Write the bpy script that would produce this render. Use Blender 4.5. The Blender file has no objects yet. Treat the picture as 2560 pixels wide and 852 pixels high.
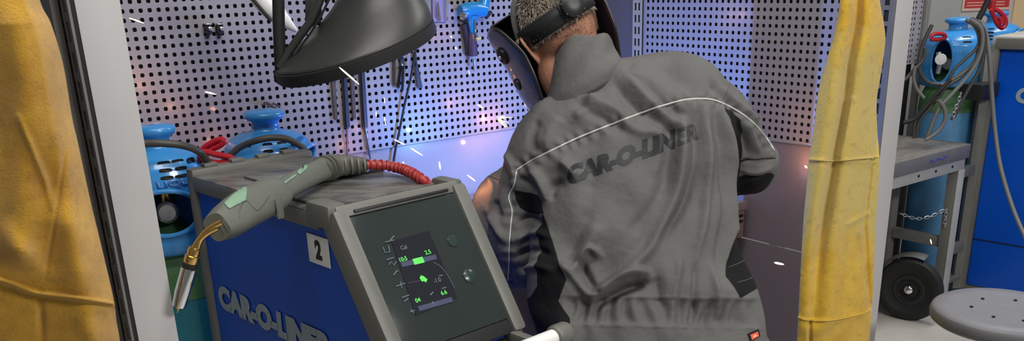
import bpy, bmesh, math, random
import numpy as np
from mathutils import Vector, Matrix
from mathutils.bvhtree import BVHTree
random.seed(7); RNG = np.random.default_rng(7)
C = bpy.context.scene.collection
PI = math.pi

# ------------------------------------------------------------------ camera model (fitted to the perforated wall panels)
F, PT, RO, CX, CY, CH = 2274.79, 0.35723, 0.03488, 1280.0, 782.43, 1.6
c_, s_ = math.cos(PT), math.sin(PT); cr, sr = math.cos(RO), math.sin(RO)
def ray(px, py):
    a, b = px-CX, py-CY
    u = a*cr-b*sr; v = a*sr+b*cr
    x = u/F; up = -v/F
    return Vector((x, c_+up*s_, -s_+up*c_))
CAM = Vector((0, 0, CH))
def aty(px, py, Y): r = ray(px, py); return CAM + r*(Y/r.y)
def atz(px, py, Z): r = ray(px, py); return CAM + r*((Z-CH)/r.z)
def on_plane(px, py, p0, n):
    r = ray(px, py); return CAM + r*((Vector(p0)-CAM).dot(n)/r.dot(n))
def to_px(P):
    P = np.asarray(P, float)-np.array([0, 0, CH])
    fw = P[..., 1]*c_-P[..., 2]*s_; up = P[..., 1]*s_+P[..., 2]*c_
    u = P[..., 0]/fw*F; v = -up/fw*F
    return np.stack([CX+u*cr+v*sr, CY-u*sr+v*cr], -1)
cam = bpy.data.cameras.new('camera'); co = bpy.data.objects.new('camera', cam); C.objects.link(co)
Rx, Up, Fw = Vector((1, 0, 0)), Vector((0, s_, c_)), Vector((0, c_, -s_))
ir = cr*Rx-sr*Up; iu = sr*Rx+cr*Up
co.matrix_world = Matrix(((ir.x, iu.x, -Fw.x, 0), (ir.y, iu.y, -Fw.y, 0), (ir.z, iu.z, -Fw.z, CH), (0, 0, 0, 1)))
cam.sensor_width = 36; cam.lens = F*36/2560; cam.shift_y = (CY-426)/2560; cam.clip_start = .05; cam.clip_end = 60
bpy.context.scene.camera = co

# booth frame: corner, direction along the right wall (out of the corner), left wall direction
K = 25/38; AZ = 0.6384
CO = Vector((0.56448*K, 5.67974*K, 0))
DA = Vector((math.cos(AZ), math.sin(AZ), 0)); DB = Vector((math.sin(AZ), -math.cos(AZ), 0)); ZZ = Vector((0, 0, 1))
def booth(a, b, z): return CO-DA*a+DB*b+ZZ*z       # a along the left wall from the corner, b out from it
def onL(px, py, off=0): return on_plane(px, py, CO+DB*off, DB)
def onR(px, py, off=0): return on_plane(px, py, CO-DA*off, DA)
def la(p): return -(p-CO).dot(DA)
def lb(p): return (p-CO).dot(DB)

# ------------------------------------------------------------------ materials
def mat(name, col, rough=.5, metal=0., var=.0, vscale=8, bump=0., bscale=200, coat=0., sheen=0., emit=None, es=1., spec=.5, col2=None, detail=4, stretch=None, aniso=None):
    m = bpy.data.materials.new(name); m.use_nodes = True; nt = m.node_tree; N = nt.nodes; L = nt.links
    b = N['Principled BSDF']
    b.inputs['Base Color'].default_value = (*col, 1); b.inputs['Roughness'].default_value = rough; b.inputs['Metallic'].default_value = metal
    b.inputs['Coat Weight'].default_value = coat; b.inputs['Sheen Weight'].default_value = sheen; b.inputs['Specular IOR Level'].default_value = spec
    if emit: b.inputs['Emission Color'].default_value = (*emit, 1); b.inputs['Emission Strength'].default_value = es
    tc = N.new('ShaderNodeTexCoord'); src = tc.outputs['Object']
    if stretch:
        mp = N.new('ShaderNodeMapping'); mp.inputs['Scale'].default_value = stretch; L.new(src, mp.inputs['Vector']); src = mp.outputs['Vector']
    if var or col2:
        n = N.new('ShaderNodeTexNoise'); n.inputs['Scale'].default_value = vscale; n.inputs['Detail'].default_value = detail; n.inputs['Roughness'].default_value = .6
        L.new(src, n.inputs['Vector'])
        mx = N.new('ShaderNodeMix'); mx.data_type = 'RGBA'
        cr_ = N.new('ShaderNodeMapRange'); cr_.inputs['From Min'].default_value = .35; cr_.inputs['From Max'].default_value = .65
        L.new(n.outputs['Fac'], cr_.inputs['Value']); L.new(cr_.outputs['Result'], mx.inputs['Factor'])
        c2 = col2 if col2 else tuple(min(1, x*(1+var)) for x in col); c1 = col if col2 else tuple(x*(1-var) for x in col)
        mx.inputs['A'].default_value = (*c1, 1); mx.inputs['B'].default_value = (*c2, 1)
        L.new(mx.outputs['Result'], b.inputs['Base Color'])
        m['mix'] = 1
    if bump:
        n2 = N.new('ShaderNodeTexNoise'); n2.inputs['Scale'].default_value = bscale; n2.inputs['Detail'].default_value = 3
        L.new(src, n2.inputs['Vector'])
        bp = N.new('ShaderNodeBump'); bp.inputs['Strength'].default_value = bump; bp.inputs['Distance'].default_value = .002
        L.new(n2.outputs['Fac'], bp.inputs['Height']); L.new(bp.outputs['Normal'], b.inputs['Normal'])
    return m
def masked(m, attr, col, soft=1.0, rough=None):
    """second colour where the surface attribute is positive (a sewn-in or moulded region of another colour)"""
    nt = m.node_tree; N = nt.nodes; L = nt.links; b = N['Principled BSDF']
    a = N.new('ShaderNodeAttribute'); a.attribute_name = attr
    mr = N.new('ShaderNodeMapRange'); mr.inputs['From Min'].default_value = -soft; mr.inputs['From Max'].default_value = soft
    L.new(a.outputs['Fac'], mr.inputs['Value'])
    mx = N.new('ShaderNodeMix'); mx.data_type = 'RGBA'; mx.inputs['B'].default_value = (*col, 1)
    inp = b.inputs['Base Color']
    if inp.links: L.new(inp.links[0].from_socket, mx.inputs['A'])
    else: mx.inputs['A'].default_value = inp.default_value
    L.new(mr.outputs['Result'], mx.inputs['Factor']); L.new(mx.outputs['Result'], inp)
    return m
def sc(r, g, b):   # sRGB 0..255 -> linear
    return tuple(((x/255)/12.92 if x/255 <= .04045 else ((x/255+.055)/1.055)**2.4) for x in (r, g, b))
M = {}
M['peg'] = mat('perforated_steel', sc(142, 138, 144), .38, .0, .03, 3, coat=.15)
M['panel'] = mat('painted_steel_panel', sc(124, 116, 122), .22, .0, .05, 2.5, coat=.5)
M['dark'] = mat('dark_backing', sc(26, 26, 28), .8)
M['post'] = mat('post_paint', sc(184, 182, 182), .35, 0, .02, 4)
M['postdark'] = mat('post_slotted_steel', sc(112, 110, 106), .5, 0, .1, 14)
M['black'] = mat('black_plastic', sc(30, 30, 30), .45)
M['blackmatte'] = mat('black_rubber', sc(20, 20, 20), .7, bump=.2)
M['hoodp'] = mat('hood_plastic', sc(50, 50, 48), .42, var=.12, vscale=5, bump=.15, bscale=60)
M['white'] = mat('white_paint', sc(225, 225, 225), .3)
M['steel'] = mat('steel', (.62, .6, .58), .28, 1.0)
M['darksteel'] = mat('dark_steel', (.035, .035, .04), .4, .3)
M['chrome'] = mat('chrome', (.8, .8, .8), .12, 1.0)
M['brass'] = mat('brass', (.78, .5, .17), .2, 1.0)
M['zinc'] = mat('zinc', (.55, .56, .58), .35, .9, .15, 30)
M['blue_side'] = mat('blue_paint', sc(0, 72, 178), .35, 0, .05, 3, spec=.3)
M['blue_far'] = mat('blue_paint_far', sc(0, 76, 186), .35, 0, .03, 3, spec=.3)
M['grey_frame'] = mat('grey_frame', sc(104, 104, 98), .42, 0, .06, 9, bump=.25, bscale=500)
M['grey_dust'] = mat('dusty_grey_top', sc(74, 74, 71), .26, 0, .0, 4, col2=sc(128, 127, 122), detail=10, stretch=(2, 5, 2), bump=.2, bscale=90)
M['guard'] = mat('guard_blue_plastic', sc(54, 132, 196), .28, 0, .06, 6, coat=.25)
M['guard_far'] = M['guard']
M['cyl_teal'] = mat('cylinder_teal_paint', sc(30, 105, 122), .45, 0, .12, 9)
M['cyl_blue'] = mat('cylinder_blue_paint', sc(76, 130, 172), .45, 0, .15, 7)
M['cyl_green'] = mat('cylinder_green_paint', sc(72, 112, 70), .5, 0, .15, 9)
M['red'] = mat('red_plastic', sc(160, 22, 38), .35)
M['redhose'] = mat('red_hose_wrap', sc(162, 50, 48), .45, var=.12, vscale=60)
M['cable'] = mat('black_cable', sc(62, 60, 56), .5)
M['cable2'] = mat('grey_cable', sc(104, 104, 102), .5)
M['torch'] = mat('torch_grey_plastic', sc(98, 101, 92), .48, var=.05, vscale=30, bump=.3, bscale=900)
M['green_inlay'] = sc(128, 160, 134)
M['torchboot'] = mat('torch_rubber', sc(84, 84, 76), .6, var=.08, vscale=40, bump=.2)
M['glass'] = mat('control_glass', sc(45, 52, 50), .12, coat=.6, var=.04, vscale=6)
M['lcd'] = mat('display_dark', sc(34, 37, 42), .15, coat=.5)
M['sticker'] = mat('sticker_white', sc(232, 232, 228), .4)
M['ink'] = mat('ink_black', sc(12, 12, 12), .5)
M['letter'] = mat('letter_grey', sc(140, 152, 162), .4, 0, .06, 30)
M['floor'] = mat('concrete_floor', sc(188, 184, 174), .35, 0, .08, 5, bump=.2, bscale=60)
M['hallwall'] = mat('grey_cabinet', sc(138, 138, 134), .5, 0, .04, 3)
M['cream'] = mat('cream_door', sc(236, 205, 160), .5)
M['tabletop'] = mat('scratched_table_top', sc(112, 104, 98), .4, .2, 0, 9, col2=sc(150, 146, 140), detail=8, stretch=(4, 14, 4))
M['tableedge'] = mat('table_edge', sc(104, 103, 104), .5, .0, .08, 20)
M['tableframe'] = mat('table_frame_paint', sc(168, 168, 164), .45, 0, .05, 12)
M['tableleg'] = mat('table_leg_shade_grey', sc(112, 112, 106), .5)
M['stool'] = mat('stool_seat', sc(116, 116, 121), .5, 0, .04, 18, bump=.5, bscale=250)
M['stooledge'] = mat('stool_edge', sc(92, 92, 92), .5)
M['skin'] = mat('skin', sc(192, 138, 112), .5, 0, .08, 25, bump=.2, bscale=300, spec=.35)
M['hair'] = mat('grey_hair', sc(150, 134, 118), .5, 0, 0, 90, col2=sc(196, 188, 176))
M['hairdark'] = mat('grey_hair_under', sc(92, 76, 64), .6, 0, .2, 60)
M['mask'] = mat('mask_shell', sc(52, 48, 62), .3, coat=.4, var=.04)
M['strap'] = mat('headband', sc(28, 30, 30), .5)
M['pipe'] = mat('piping', sc(196, 196, 192), .45)
M['print'] = mat('jacket_print', sc(42, 42, 44), .6, var=.2, vscale=120)
M['printworn'] = mat('jacket_print_worn', sc(66, 66, 66), .6, var=.25, vscale=160)
M['tag'] = mat('orange_tag', sc(236, 96, 66), .5)
M['glove'] = mat('leather_glove', sc(150, 118, 70), .7, 0, .1, 30, bump=.3)
M['trouser'] = mat('boot_leather', sc(28, 26, 25), .5)
M['blue_tool'] = mat('blue_tool_paint', sc(20, 120, 176), .3, coat=.3)
M['brown'] = mat('brown_file', sc(70, 56, 50), .6, .0, .15, 40)
M['sign'] = mat('red_sign', sc(205, 60, 62), .5)
M['signp'] = mat('sign_pale', sc(240, 205, 190), .5)
M['bench'] = mat('bench_brown', sc(120, 98, 96), .4, 0, .1, 10)
M['benchtop'] = mat('bench_top_steel', sc(150, 140, 140), .35, .5, .15, 12)
M['knob'] = mat('knob_dark_green', sc(46, 60, 56), .25)

# jacket cloth
def cloth_mat():
    m = mat('work_jacket_cloth', sc(98, 97, 95), .85, 0, .05, 5, spec=.25)
    nt = m.node_tree; N = nt.nodes; L = nt.links; b = N['Principled BSDF']
    tc = N.new('ShaderNodeTexCoord')
    w1 = N.new('ShaderNodeTexNoise'); w1.inputs['Scale'].default_value = 28; w1.inputs['Detail'].default_value = 5
    w2 = N.new('ShaderNodeTexNoise'); w2.inputs['Scale'].default_value = 900
    L.new(tc.outputs['Object'], w1.inputs['Vector']); L.new(tc.outputs['Object'], w2.inputs['Vector'])
    b1 = N.new('ShaderNodeBump'); b1.inputs['Strength'].default_value = .6; b1.inputs['Distance'].default_value = .008
    b2 = N.new('ShaderNodeBump'); b2.inputs['Strength'].default_value = .25; b2.inputs['Distance'].default_value = .001
    L.new(w1.outputs['Fac'], b1.inputs['Height']); L.new(w2.outputs['Fac'], b2.inputs['Height']); L.new(b1.outputs['Normal'], b2.inputs['Normal'])
    L.new(b2.outputs['Normal'], b.inputs['Normal'])
    masked(m, 'black_insert', sc(15, 15, 18), 1.2)
    return m
M['cloth'] = cloth_mat()
def leather(name, ca, cb, cc, zlo, zhi):
    """yellow split leather: noise mottling, bleached band by height, dirt specks"""
    m = mat(name, ca, .85, 0, .0, 14, col2=cb, detail=8, sheen=.3)
    nt = m.node_tree; N = nt.nodes; L = nt.links; b = N['Principled BSDF']
    tc = N.new('ShaderNodeTexCoord')
    n1 = N.new('ShaderNodeTexNoise'); n1.inputs['Scale'].default_value = 260; n1.inputs['Detail'].default_value = 6; n1.inputs['Roughness'].default_value = .7
    n2 = N.new('ShaderNodeTexNoise'); n2.inputs['Scale'].default_value = 22; n2.inputs['Detail'].default_value = 5
    L.new(tc.outputs['Object'], n1.inputs['Vector']); L.new(tc.outputs['Object'], n2.inputs['Vector'])
    b1 = N.new('ShaderNodeBump'); b1.inputs['Strength'].default_value = .8; b1.inputs['Distance'].default_value = .004
    b2 = N.new('ShaderNodeBump'); b2.inputs['Strength'].default_value = .35; b2.inputs['Distance'].default_value = .01
    L.new(n1.outputs['Fac'], b1.inputs['Height']); L.new(n2.outputs['Fac'], b2.inputs['Height']); L.new(b2.outputs['Normal'], b1.inputs['Normal'])
    L.new(b1.outputs['Normal'], b.inputs['Normal'])
    # specks of dirt
    v = N.new('ShaderNodeTexNoise'); v.inputs['Scale'].default_value = 45; v.inputs['Detail'].default_value = 6; v.inputs['Roughness'].default_value = .75; L.new(tc.outputs['Object'], v.inputs['Vector'])
    mr = N.new('ShaderNodeMapRange'); mr.inputs['From Min'].default_value = .54; mr.inputs['From Max'].default_value = .72; mr.inputs['To Max'].default_value = .6
    L.new(v.outputs['Fac'], mr.inputs['Value'])
    mx = N.new('ShaderNodeMix'); mx.data_type = 'RGBA'; mx.inputs['B'].default_value = (*cc, 1)
    src = b.inputs['Base Color'].links[0].from_socket
    if zhi:
        sep = N.new('ShaderNodeSeparateXYZ'); L.new(tc.outputs['Object'], sep.inputs['Vector'])
        bd = N.new('ShaderNodeMapRange'); bd.interpolation_type = 'SMOOTHSTEP'; bd.inputs['From Min'].default_value = zlo[0]; bd.inputs['From Max'].default_value = zlo[1]
        bu = N.new('ShaderNodeMapRange'); bu.interpolation_type = 'SMOOTHSTEP'; bu.inputs['From Min'].default_value = zhi[1]; bu.inputs['From Max'].default_value = zhi[0]; bu.inputs['To Min'].default_value = 1; bu.inputs['To Max'].default_value = 0
        ad = N.new('ShaderNodeMath'); ad.operation = 'MULTIPLY_ADD'; ad.inputs[1].default_value = .3; L.new(n2.outputs['Fac'], ad.inputs[0]); L.new(sep.outputs['Z'], ad.inputs[2])
        L.new(ad.outputs[0], bd.inputs['Value']); L.new(ad.outputs[0], bu.inputs['Value'])
        mu = N.new('ShaderNodeMath'); mu.operation = 'MULTIPLY'; L.new(bd.outputs['Result'], mu.inputs[0]); L.new(bu.outputs['Result'], mu.inputs[1])
        m2 = N.new('ShaderNodeMix'); m2.data_type = 'RGBA'; m2.inputs['B'].default_value = (*sc(206, 180, 90), 1)
        L.new(src, m2.inputs['A']); L.new(mu.outputs[0], m2.inputs['Factor']); src = m2.outputs['Result']
    L.new(src, mx.inputs['A']); L.new(mr.outputs['Result'], mx.inputs['Factor']); L.new(mx.outputs['Result'], b.inputs['Base Color'])
    return m
M['leatherL'] = leather('yellow_leather_left', sc(178, 126, 6), sc(212, 160, 26), sc(128, 96, 30), None, None)
M['leatherR'] = leather('yellow_leather_right', sc(204, 158, 22), sc(226, 184, 50), sc(130, 110, 50), (.90, 1.10), (1.60, 1.46))

# ------------------------------------------------------------------ geometry helpers
def smooth(me, ang=40):
    for p in me.polygons: p.use_smooth = True
    try: me.set_sharp_from_angle(angle=math.radians(ang))
    except Exception: pass
class MB:
    def __init__(s): s.v = []; s.f = []
    def add(s, vs, fs):
        o = len(s.v); s.v += [tuple(v) for v in vs]; s.f += [tuple(o+i for i in f) for f in fs]; return s
    def box(s, c, ax, ay, az, dx, dy, dz, bev=0):
        """box centred at c with unit axes and full dims; bev chamfers the long edges"""
        c = Vector(c); h = (dx/2, dy/2, dz/2)
        bm = bmesh.new(); bmesh.ops.create_cube(bm, size=1)
        for v in bm.verts: v.co = Vector((v.co.x*dx, v.co.y*dy, v.co.z*dz))
        if bev: bmesh.ops.bevel(bm, geom=bm.edges[:], offset=bev, segments=2, affect='EDGES', profile=.6)
        bm.verts.index_update()
        vs = [c+ax*v.co.x+ay*v.co.y+az*v.co.z for v in bm.verts]
        flip = ax.cross(ay).dot(az) < 0
        fs = [[v.index for v in (reversed(f.verts) if flip else f.verts)] for f in bm.faces]; bm.free()
        return s.add(vs, fs)
    def abox(s, lo, hi, bev=0):
        lo = Vector(lo); hi = Vector(hi); d = hi-lo
        return s.box((lo+hi)/2, Vector((1, 0, 0)), Vector((0, 1, 0)), ZZ, d.x, d.y, d.z, bev)
    def prism(s, pts, ext):
        """closed prism: planar polygon pts extruded by vector ext"""
        n = len(pts); pts = [Vector(p) for p in pts]; ext = Vector(ext)
        nrm = Vector((0, 0, 0))
        for i in range(n): nrm += pts[i].cross(pts[(i+1) % n])
        if nrm.dot(ext) > 0: pts = pts[::-1]
        vs = pts+[p+ext for p in pts]
        return s.add(vs, [tuple(range(n)), tuple(range(2*n-1, n-1, -1))]+[(i, i+n, (i+1) % n+n, (i+1) % n) for i in range(n)])
    def tube(s, pts, r, n=12, cap=True, squash=None, spin=0, upv=None):
        pts = [Vector(p) for p in pts]; m = len(pts); rr = [r]*m if not hasattr(r, '__len__') else list(r)
        if len(rr) != m: rr = [rr[min(len(rr)-1, round(i*(len(rr)-1)/(m-1)))] for i in range(m)]
        T = []
        for i in range(m):
            t = pts[min(i+1, m-1)]-pts[max(i-1, 0)]; T.append(t.normalized())
        up = Vector(upv) if upv is not None else (ZZ if abs(T[0].z) < .9 else Vector((1, 0, 0)))
        x = up.cross(T[0]).normalized(); vs = []
        for i in range(m):
            if upv is not None: x = up.cross(T[i]).normalized()
            else: x = (x-T[i]*x.dot(T[i])).normalized()
            y = T[i].cross(x)
            for k in range(n):
                a = 2*PI*k/n+spin; q = rr[i] if not hasattr(rr[i], '__len__') else None
                if q is None: vs.append(pts[i]+x*math.cos(a)*rr[i][0]+y*math.sin(a)*rr[i][1])
                else: vs.append(pts[i]+(x*math.cos(a)+y*math.sin(a)*(squash or 1))*q)
        fs = [(i*n+k, i*n+(k+1) % n, (i+1)*n+(k+1) % n, (i+1)*n+k) for i in range(m-1) for k in range(n)]
        if cap: fs += [tuple(range(n-1, -1, -1)), tuple(range((m-1)*n, m*n))]
        return s.add(vs, fs)
    def lathe(s, prof, o, ax=ZZ, n=32, ref=None):
        """prof: (radius, height) list, closed at ends when radius is 0"""
        o = Vector(o); ax = Vector(ax).normalized(); x = (ref or (Vector((1, 0, 0)) if abs(ax.x) < .9 else ZZ)); x = (x-ax*x.dot(ax)).normalized(); y = ax.cross(x)
        vs = []; m = len(prof)
        for r, h in prof:
            r = max(r, 1e-5)
            for k in range(n):
                a = 2*PI*k/n; vs.append(o+ax*h+(x*math.cos(a)+y*math.sin(a))*r)
        fs = [(i*n+k, i*n+(k+1) % n, (i+1)*n+(k+1) % n, (i+1)*n+k) for i in range(m-1) for k in range(n)]
        return s.add(vs, fs)
    def build(s, name, m, parent=None, sm=True, bevel=0, ang=40):
        me = bpy.data.meshes.new(name); me.from_pydata(s.v, [], s.f); me.update()
        if m: me.materials.append(m)
        if sm: smooth(me, ang)
        o = bpy.data.objects.new(name, me); C.objects.link(o)
        if parent is not None: attach(o, parent)
        if bevel:
            b = o.modifiers.new('bevel', 'BEVEL'); b.width = bevel; b.segments = 2; b.limit_method = 'ANGLE'; b.angle_limit = math.radians(40)
        return o
BASE = {}
def attach(o, parent):
    o.parent = parent
    o.matrix_parent_inverse = BASE.get(parent.name, Matrix.Identity(4))
def thing(name, label, cat, loc=(0, 0, 0), group=None):
    o = bpy.data.objects.new(name, None); C.objects.link(o); o.location = loc; o.empty_display_size = .1
    BASE[o.name] = Matrix.Translation(-Vector(loc))
    o['label'] = label; o['category'] = cat
    if group: o['group'] = group
    return o
def tag(o, label, cat, group=None):
    o['label'] = label; o['category'] = cat
    if group: o['group'] = group
    return o
def struct(o): o['kind'] = 'structure'; return o
def spline(pts, n=8):
    """Catmull-Rom through pts (each a tuple of any length)"""
    P = [np.array(p, float) for p in pts]; P = [2*P[0]-P[1]]+P+[2*P[-1]-P[-2]]; out = []
    for i in range(1, len(P)-2):
        for k in range(n):
            t = k/n; a, b, c, d = P[i-1:i+3]
            out.append(.5*((2*b)+(-a+c)*t+(2*a-5*b+4*c-d)*t*t+(-a+3*b-3*c+d)*t**3))
    out.append(P[-2]); return out
def sdf_poly(pts, poly):
    """signed distance (positive inside) of px points to a polygon"""
    P = np.asarray(pts, float); V = np.asarray(poly, float); n = len(V)
    d = np.full(len(P), 1e9); ins = np.zeros(len(P), bool)
    for i in range(n):
        a, b = V[i], V[(i+1) % n]; e = b-a; w = P-a
        t = np.clip((w@e)/(e@e), 0, 1); q = w-t[:, None]*e; d = np.minimum(d, (q*q).sum(1))
        cond = ((a[1] <= P[:, 1]) != (b[1] <= P[:, 1])) & (P[:, 0] < (b[0]-a[0])*(P[:, 1]-a[1])/((b[1]-a[1]) or 1e-9)+a[0])
        ins ^= cond
    d = np.sqrt(d); return np.where(ins, d, -d)
def text_mesh(body, size=1., offset=.0, spacing=1.0, extrude=0):
    cu = bpy.data.curves.new('t', 'FONT'); cu.body = body; cu.size = size; cu.offset = offset; cu.space_character = spacing; cu.extrude = extrude; cu.resolution_u = 4
    o = bpy.data.objects.new('t', cu); C.objects.link(o); bpy.context.view_layer.update()
    me = bpy.data.meshes.new_from_object(o.evaluated_get(bpy.context.evaluated_depsgraph_get()))
    bpy.data.objects.remove(o); bpy.data.curves.remove(cu)
    return me
def place_text(body, p0, ex, ey, height, m, parent, name, width=None, offset=.02, thick=.0008, shear=0):
    """text lying in the plane (ex,ey) with its baseline start at p0; height = cap height; width = full width"""
    me = text_mesh(body, 1., offset); vs = np.array([v.co[:] for v in me.vertices])
    w0, h0 = vs[:, 0].max()-vs[:, 0].min(), .7
    sx = (width/w0) if width else height/h0; sy = height/h0; x0 = vs[:, 0].min()
    nrm = ex.cross(ey).normalized()
    for v in me.vertices:
        x, y = (v.co.x-x0)*sx, v.co.y*sy
        v.co = p0+ex*(x+shear*y)+ey*y+nrm*thick
    me.name = name; me.materials.clear(); me.materials.append(m)
    o = bpy.data.objects.new(name, me); C.objects.link(o)
    if parent: attach(o, parent)
    return o
def eval_mesh(o):
    bpy.context.view_layer.update()
    return bpy.data.meshes.new_from_object(o.evaluated_get(bpy.context.evaluated_depsgraph_get()))
def set_attr(me, name, arr):
    a = me.attributes.new(name, 'FLOAT', 'POINT'); a.data.foreach_set('value', np.asarray(arr, np.float32))
def coords(me): a = np.empty(len(me.vertices)*3, np.float32); me.vertices.foreach_get('co', a); return a.reshape(-1, 3).astype(float)
def normals(me): a = np.empty(len(me.vertices)*3, np.float32); me.vertex_normals.foreach_get('vector', a); return a.reshape(-1, 3).astype(float)

# ------------------------------------------------------------------ booth walls
PITCH = .025
def perforated(p0, ex, ncol, nrow, nrm, name, m, parent, hole=.47, margin=.5, rnd=.22, thick=.0015, pitch=PITCH):
    """real openings: p0 = centre of the top-left hole; ex along the wall, rows go down"""
    me_v = []; me_f = []; h = pitch/2; q = hole*pitch/2; r = q*rnd*2
    ring = []
    for cx, cy in ((1, 1), (-1, 1), (-1, -1), (1, -1)):
        a0 = {(1, 1): 0, (-1, 1): 90, (-1, -1): 180, (1, -1): 270}[(cx, cy)]
        for t in (0, 90): ring.append((cx*(q-r)+r*math.cos(math.radians(a0+t)), cy*(q-r)+r*math.sin(math.radians(a0+t))))
    outer = [(h, q-r), (q-r, h), (-(q-r), h), (-h, q-r), (-h, -(q-r)), (-(q-r), -h), (q-r, -h), (h, -(q-r))]
    corners = [(h, h), (-h, h), (-h, -h), (h, -h)]
    loc = outer+ring+corners+[(x, y) for x, y in ring]   # last 8: recessed ring
    for j in range(nrow):
        for i in range(ncol):
            o = len(me_v); c = p0+ex*(pitch*i)-ZZ*(pitch*j)
            for k, (x, y) in enumerate(loc): me_v.append(c+ex*x+ZZ*y-(nrm*thick if k >= 20 else nrm*0))
            for k in range(8):
                k2 = (k+1) % 8
                if k % 2 == 0: me_f.append((o+k, o+16+k//2, o+k2, o+8+k2, o+8+k))
                else: me_f.append((o+k, o+k2, o+8+k2, o+8+k))
                me_f.append((o+8+k, o+8+k2, o+20+k2, o+20+k))
    mb = MB(); mb.v = [tuple(v) for v in me_v]; mb.f = me_f
    # orientation check
    a, b, d = [Vector(mb.v[i]) for i in me_f[0][:3]]
    if (b-a).cross(d-a).dot(nrm) < 0: mb.f = [f[::-1] for f in mb.f]
    return mb.build(name, m, parent, sm=False)
# left wall: measured hole origin and step
L0 = Vector((-1.60302, 4.07132, -0.0603))*K + ZZ*CH; R0 = Vector((0.81752, 5.33875, -0.16982))*K + ZZ*CH
LROWS_UP, RROWS_UP = 5, 9
zLb = L0.z-PITCH*20-PITCH*.62; zRb = R0.z-PITCH*17-PITCH*.62
wl = MB().box(booth(1.1, -.006, zLb/2+.02), DA, DB, ZZ, 2.16, .003, zLb-.04).build('wall_left', mat('light_steel_panel', sc(156, 150, 156), .22, .0, .05, 2.5, coat=.5), bevel=0, sm=False); struct(wl)
a_end = la(L0); nL = int((a_end-.10)/PITCH)
perforated(L0+ZZ*PITCH*LROWS_UP-DA*PITCH*5, DA, nL+9, 21+LROWS_UP, DB, 'perforated_panel', M['peg'], wl)
top = L0.z+PITCH*LROWS_UP+PITCH/2
MB().box(booth(1.1, -.02, (zLb+top)/2), DA, DB, ZZ, 2.16, .004, top-zLb).build('shade_backing', M['dark'], wl, sm=False)  # near-black sheet stands for the shade behind the holes
MB().box(booth(1.1, .001, zLb+.006), DA, DB, ZZ, 2.16, .004, .006).build('panel_lip', M['peg'], wl, sm=False)
# right wall
bR0 = lb(R0); NR = 30
wr = MB().box(CO+DB*.585-DA*-.006+ZZ*.86, DB, DA, ZZ, 1.15, .003, zRb-.695).build('wall_right', M['panel'], sm=False); struct(wr)
wr.data.transform(Matrix.Translation(ZZ*((zRb+.69)/2-.86)))
MB().box(CO+DB*.585+DA*.006+ZZ*.3445, DB, DA, ZZ, 1.15, .003, .689).build('lower_panel', M['panel'], wr, sm=False)
perforated(R0+ZZ*PITCH*RROWS_UP, DB, NR+4, 18+RROWS_UP, -DA, 'perforated_panel', M['peg'], wr)
topR = R0.z+PITCH*RROWS_UP
MB().box(CO+DB*.69+DA*.02+ZZ*(zRb+topR)/2, DB, DA, ZZ, .92, .004, topR-zRb).build('shade_backing', M['dark'], wr, sm=False)  # shade seen through the holes, as a dark sheet
MB().box(CO+DB*(bR0-.0125+.43)-DA*.001+ZZ*(zRb+.006), DB, DA, ZZ, .86, .004, .006).build('panel_lip', M['peg'], wr, sm=False)
MB().box(CO+DB*(bR0-.018)+DA*.001+ZZ*(zRb+topR)/2, DB, DA, ZZ, .014, .003, topR-zRb).build('panel_edge', M['peg'], wr, sm=False)
# corner column and slotted uprights
b1, b2 = lb(onR(1588, 60)), lb(onR(1610, 60))
cc = MB().box(CO+DB*(b1/2)-DA*.004+ZZ*.85, DB, DA, ZZ, b1, .012, 1.7).build('trim_1', mat('corner_column_shade', sc(86, 82, 86), .5), sm=False); struct(cc)  # column grey darkened to carry the shadow it stands in
up = MB()
wU = b2-b1
for x0, x1 in ((0, .18), (.42, .58), (.82, 1)):
    up.box(CO+DB*(b1+wU*(x0+x1)/2)-DA*.012+ZZ*.85, DB, DA, ZZ, wU*(x1-x0), .004, 1.7)
for k in range(40):
    z = .02+k*.042
    up.box(CO+DB*(b1+wU/2)-DA*.0118+ZZ*z, DB, DA, ZZ, wU*.98, .0035, .016)
u_ = thing('slotted_upright', 'grey slotted steel upright in the back corner, left of the blue-lit perforated panel', 'upright', CO+DB*(b1+wU/2)-DA*.01)
up.build('slotted_face', mat('upright_paint', sc(156, 148, 138), .45), u_, sm=False)
MB().box(CO+DB*(b1+wU/2)-DA*.002+ZZ*.85, DB, DA, ZZ, wU*.9, .006, 1.7).build('channel', M['dark'], u_, sm=False)
# perforated shelf bracket in the corner
a1, a2 = la(onL(1533, 60)), la(onL(1500, 60))
zb = onL(1520, 75).z
br = MB(); zt = 1.72; wA = abs(a2-a1); am = (a1+a2)/2
for x0, x1 in ((0, .15), (.32, .6), (.85, 1)):
    br.box(CO+DA*-(am-wA/2+wA*(x0+x1)/2)*1+DB*.03+ZZ*(zb+zt)/2, DA, DB, ZZ, wA*(x1-x0), .004, zt-zb)
for k in range(9): br.box(booth(am, .0302, zb+.01+k*.04), DA, DB, ZZ, wA*.98, .0038, .014)
tb = thing('shelf_upright', 'pale blue-lit slotted rail ending short in the back corner behind the helmet', 'rail', booth(am, .02, zb))
br.build('slotted_face', M['post'], tb, sm=False)
MB().box(booth(am, .012, (zb+zt)/2), DA, DB, ZZ, wA*.8, .022, zt-zb-.002).build('channel', M['postdark'], tb, sm=False)
MB().box(CO+DB*.06-DA*.016+ZZ*(onR(1560, 70).z), DB, DA, ZZ, .08, .012, .024).build('junction_bracket', M['postdark'], cc, sm=False)

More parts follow.
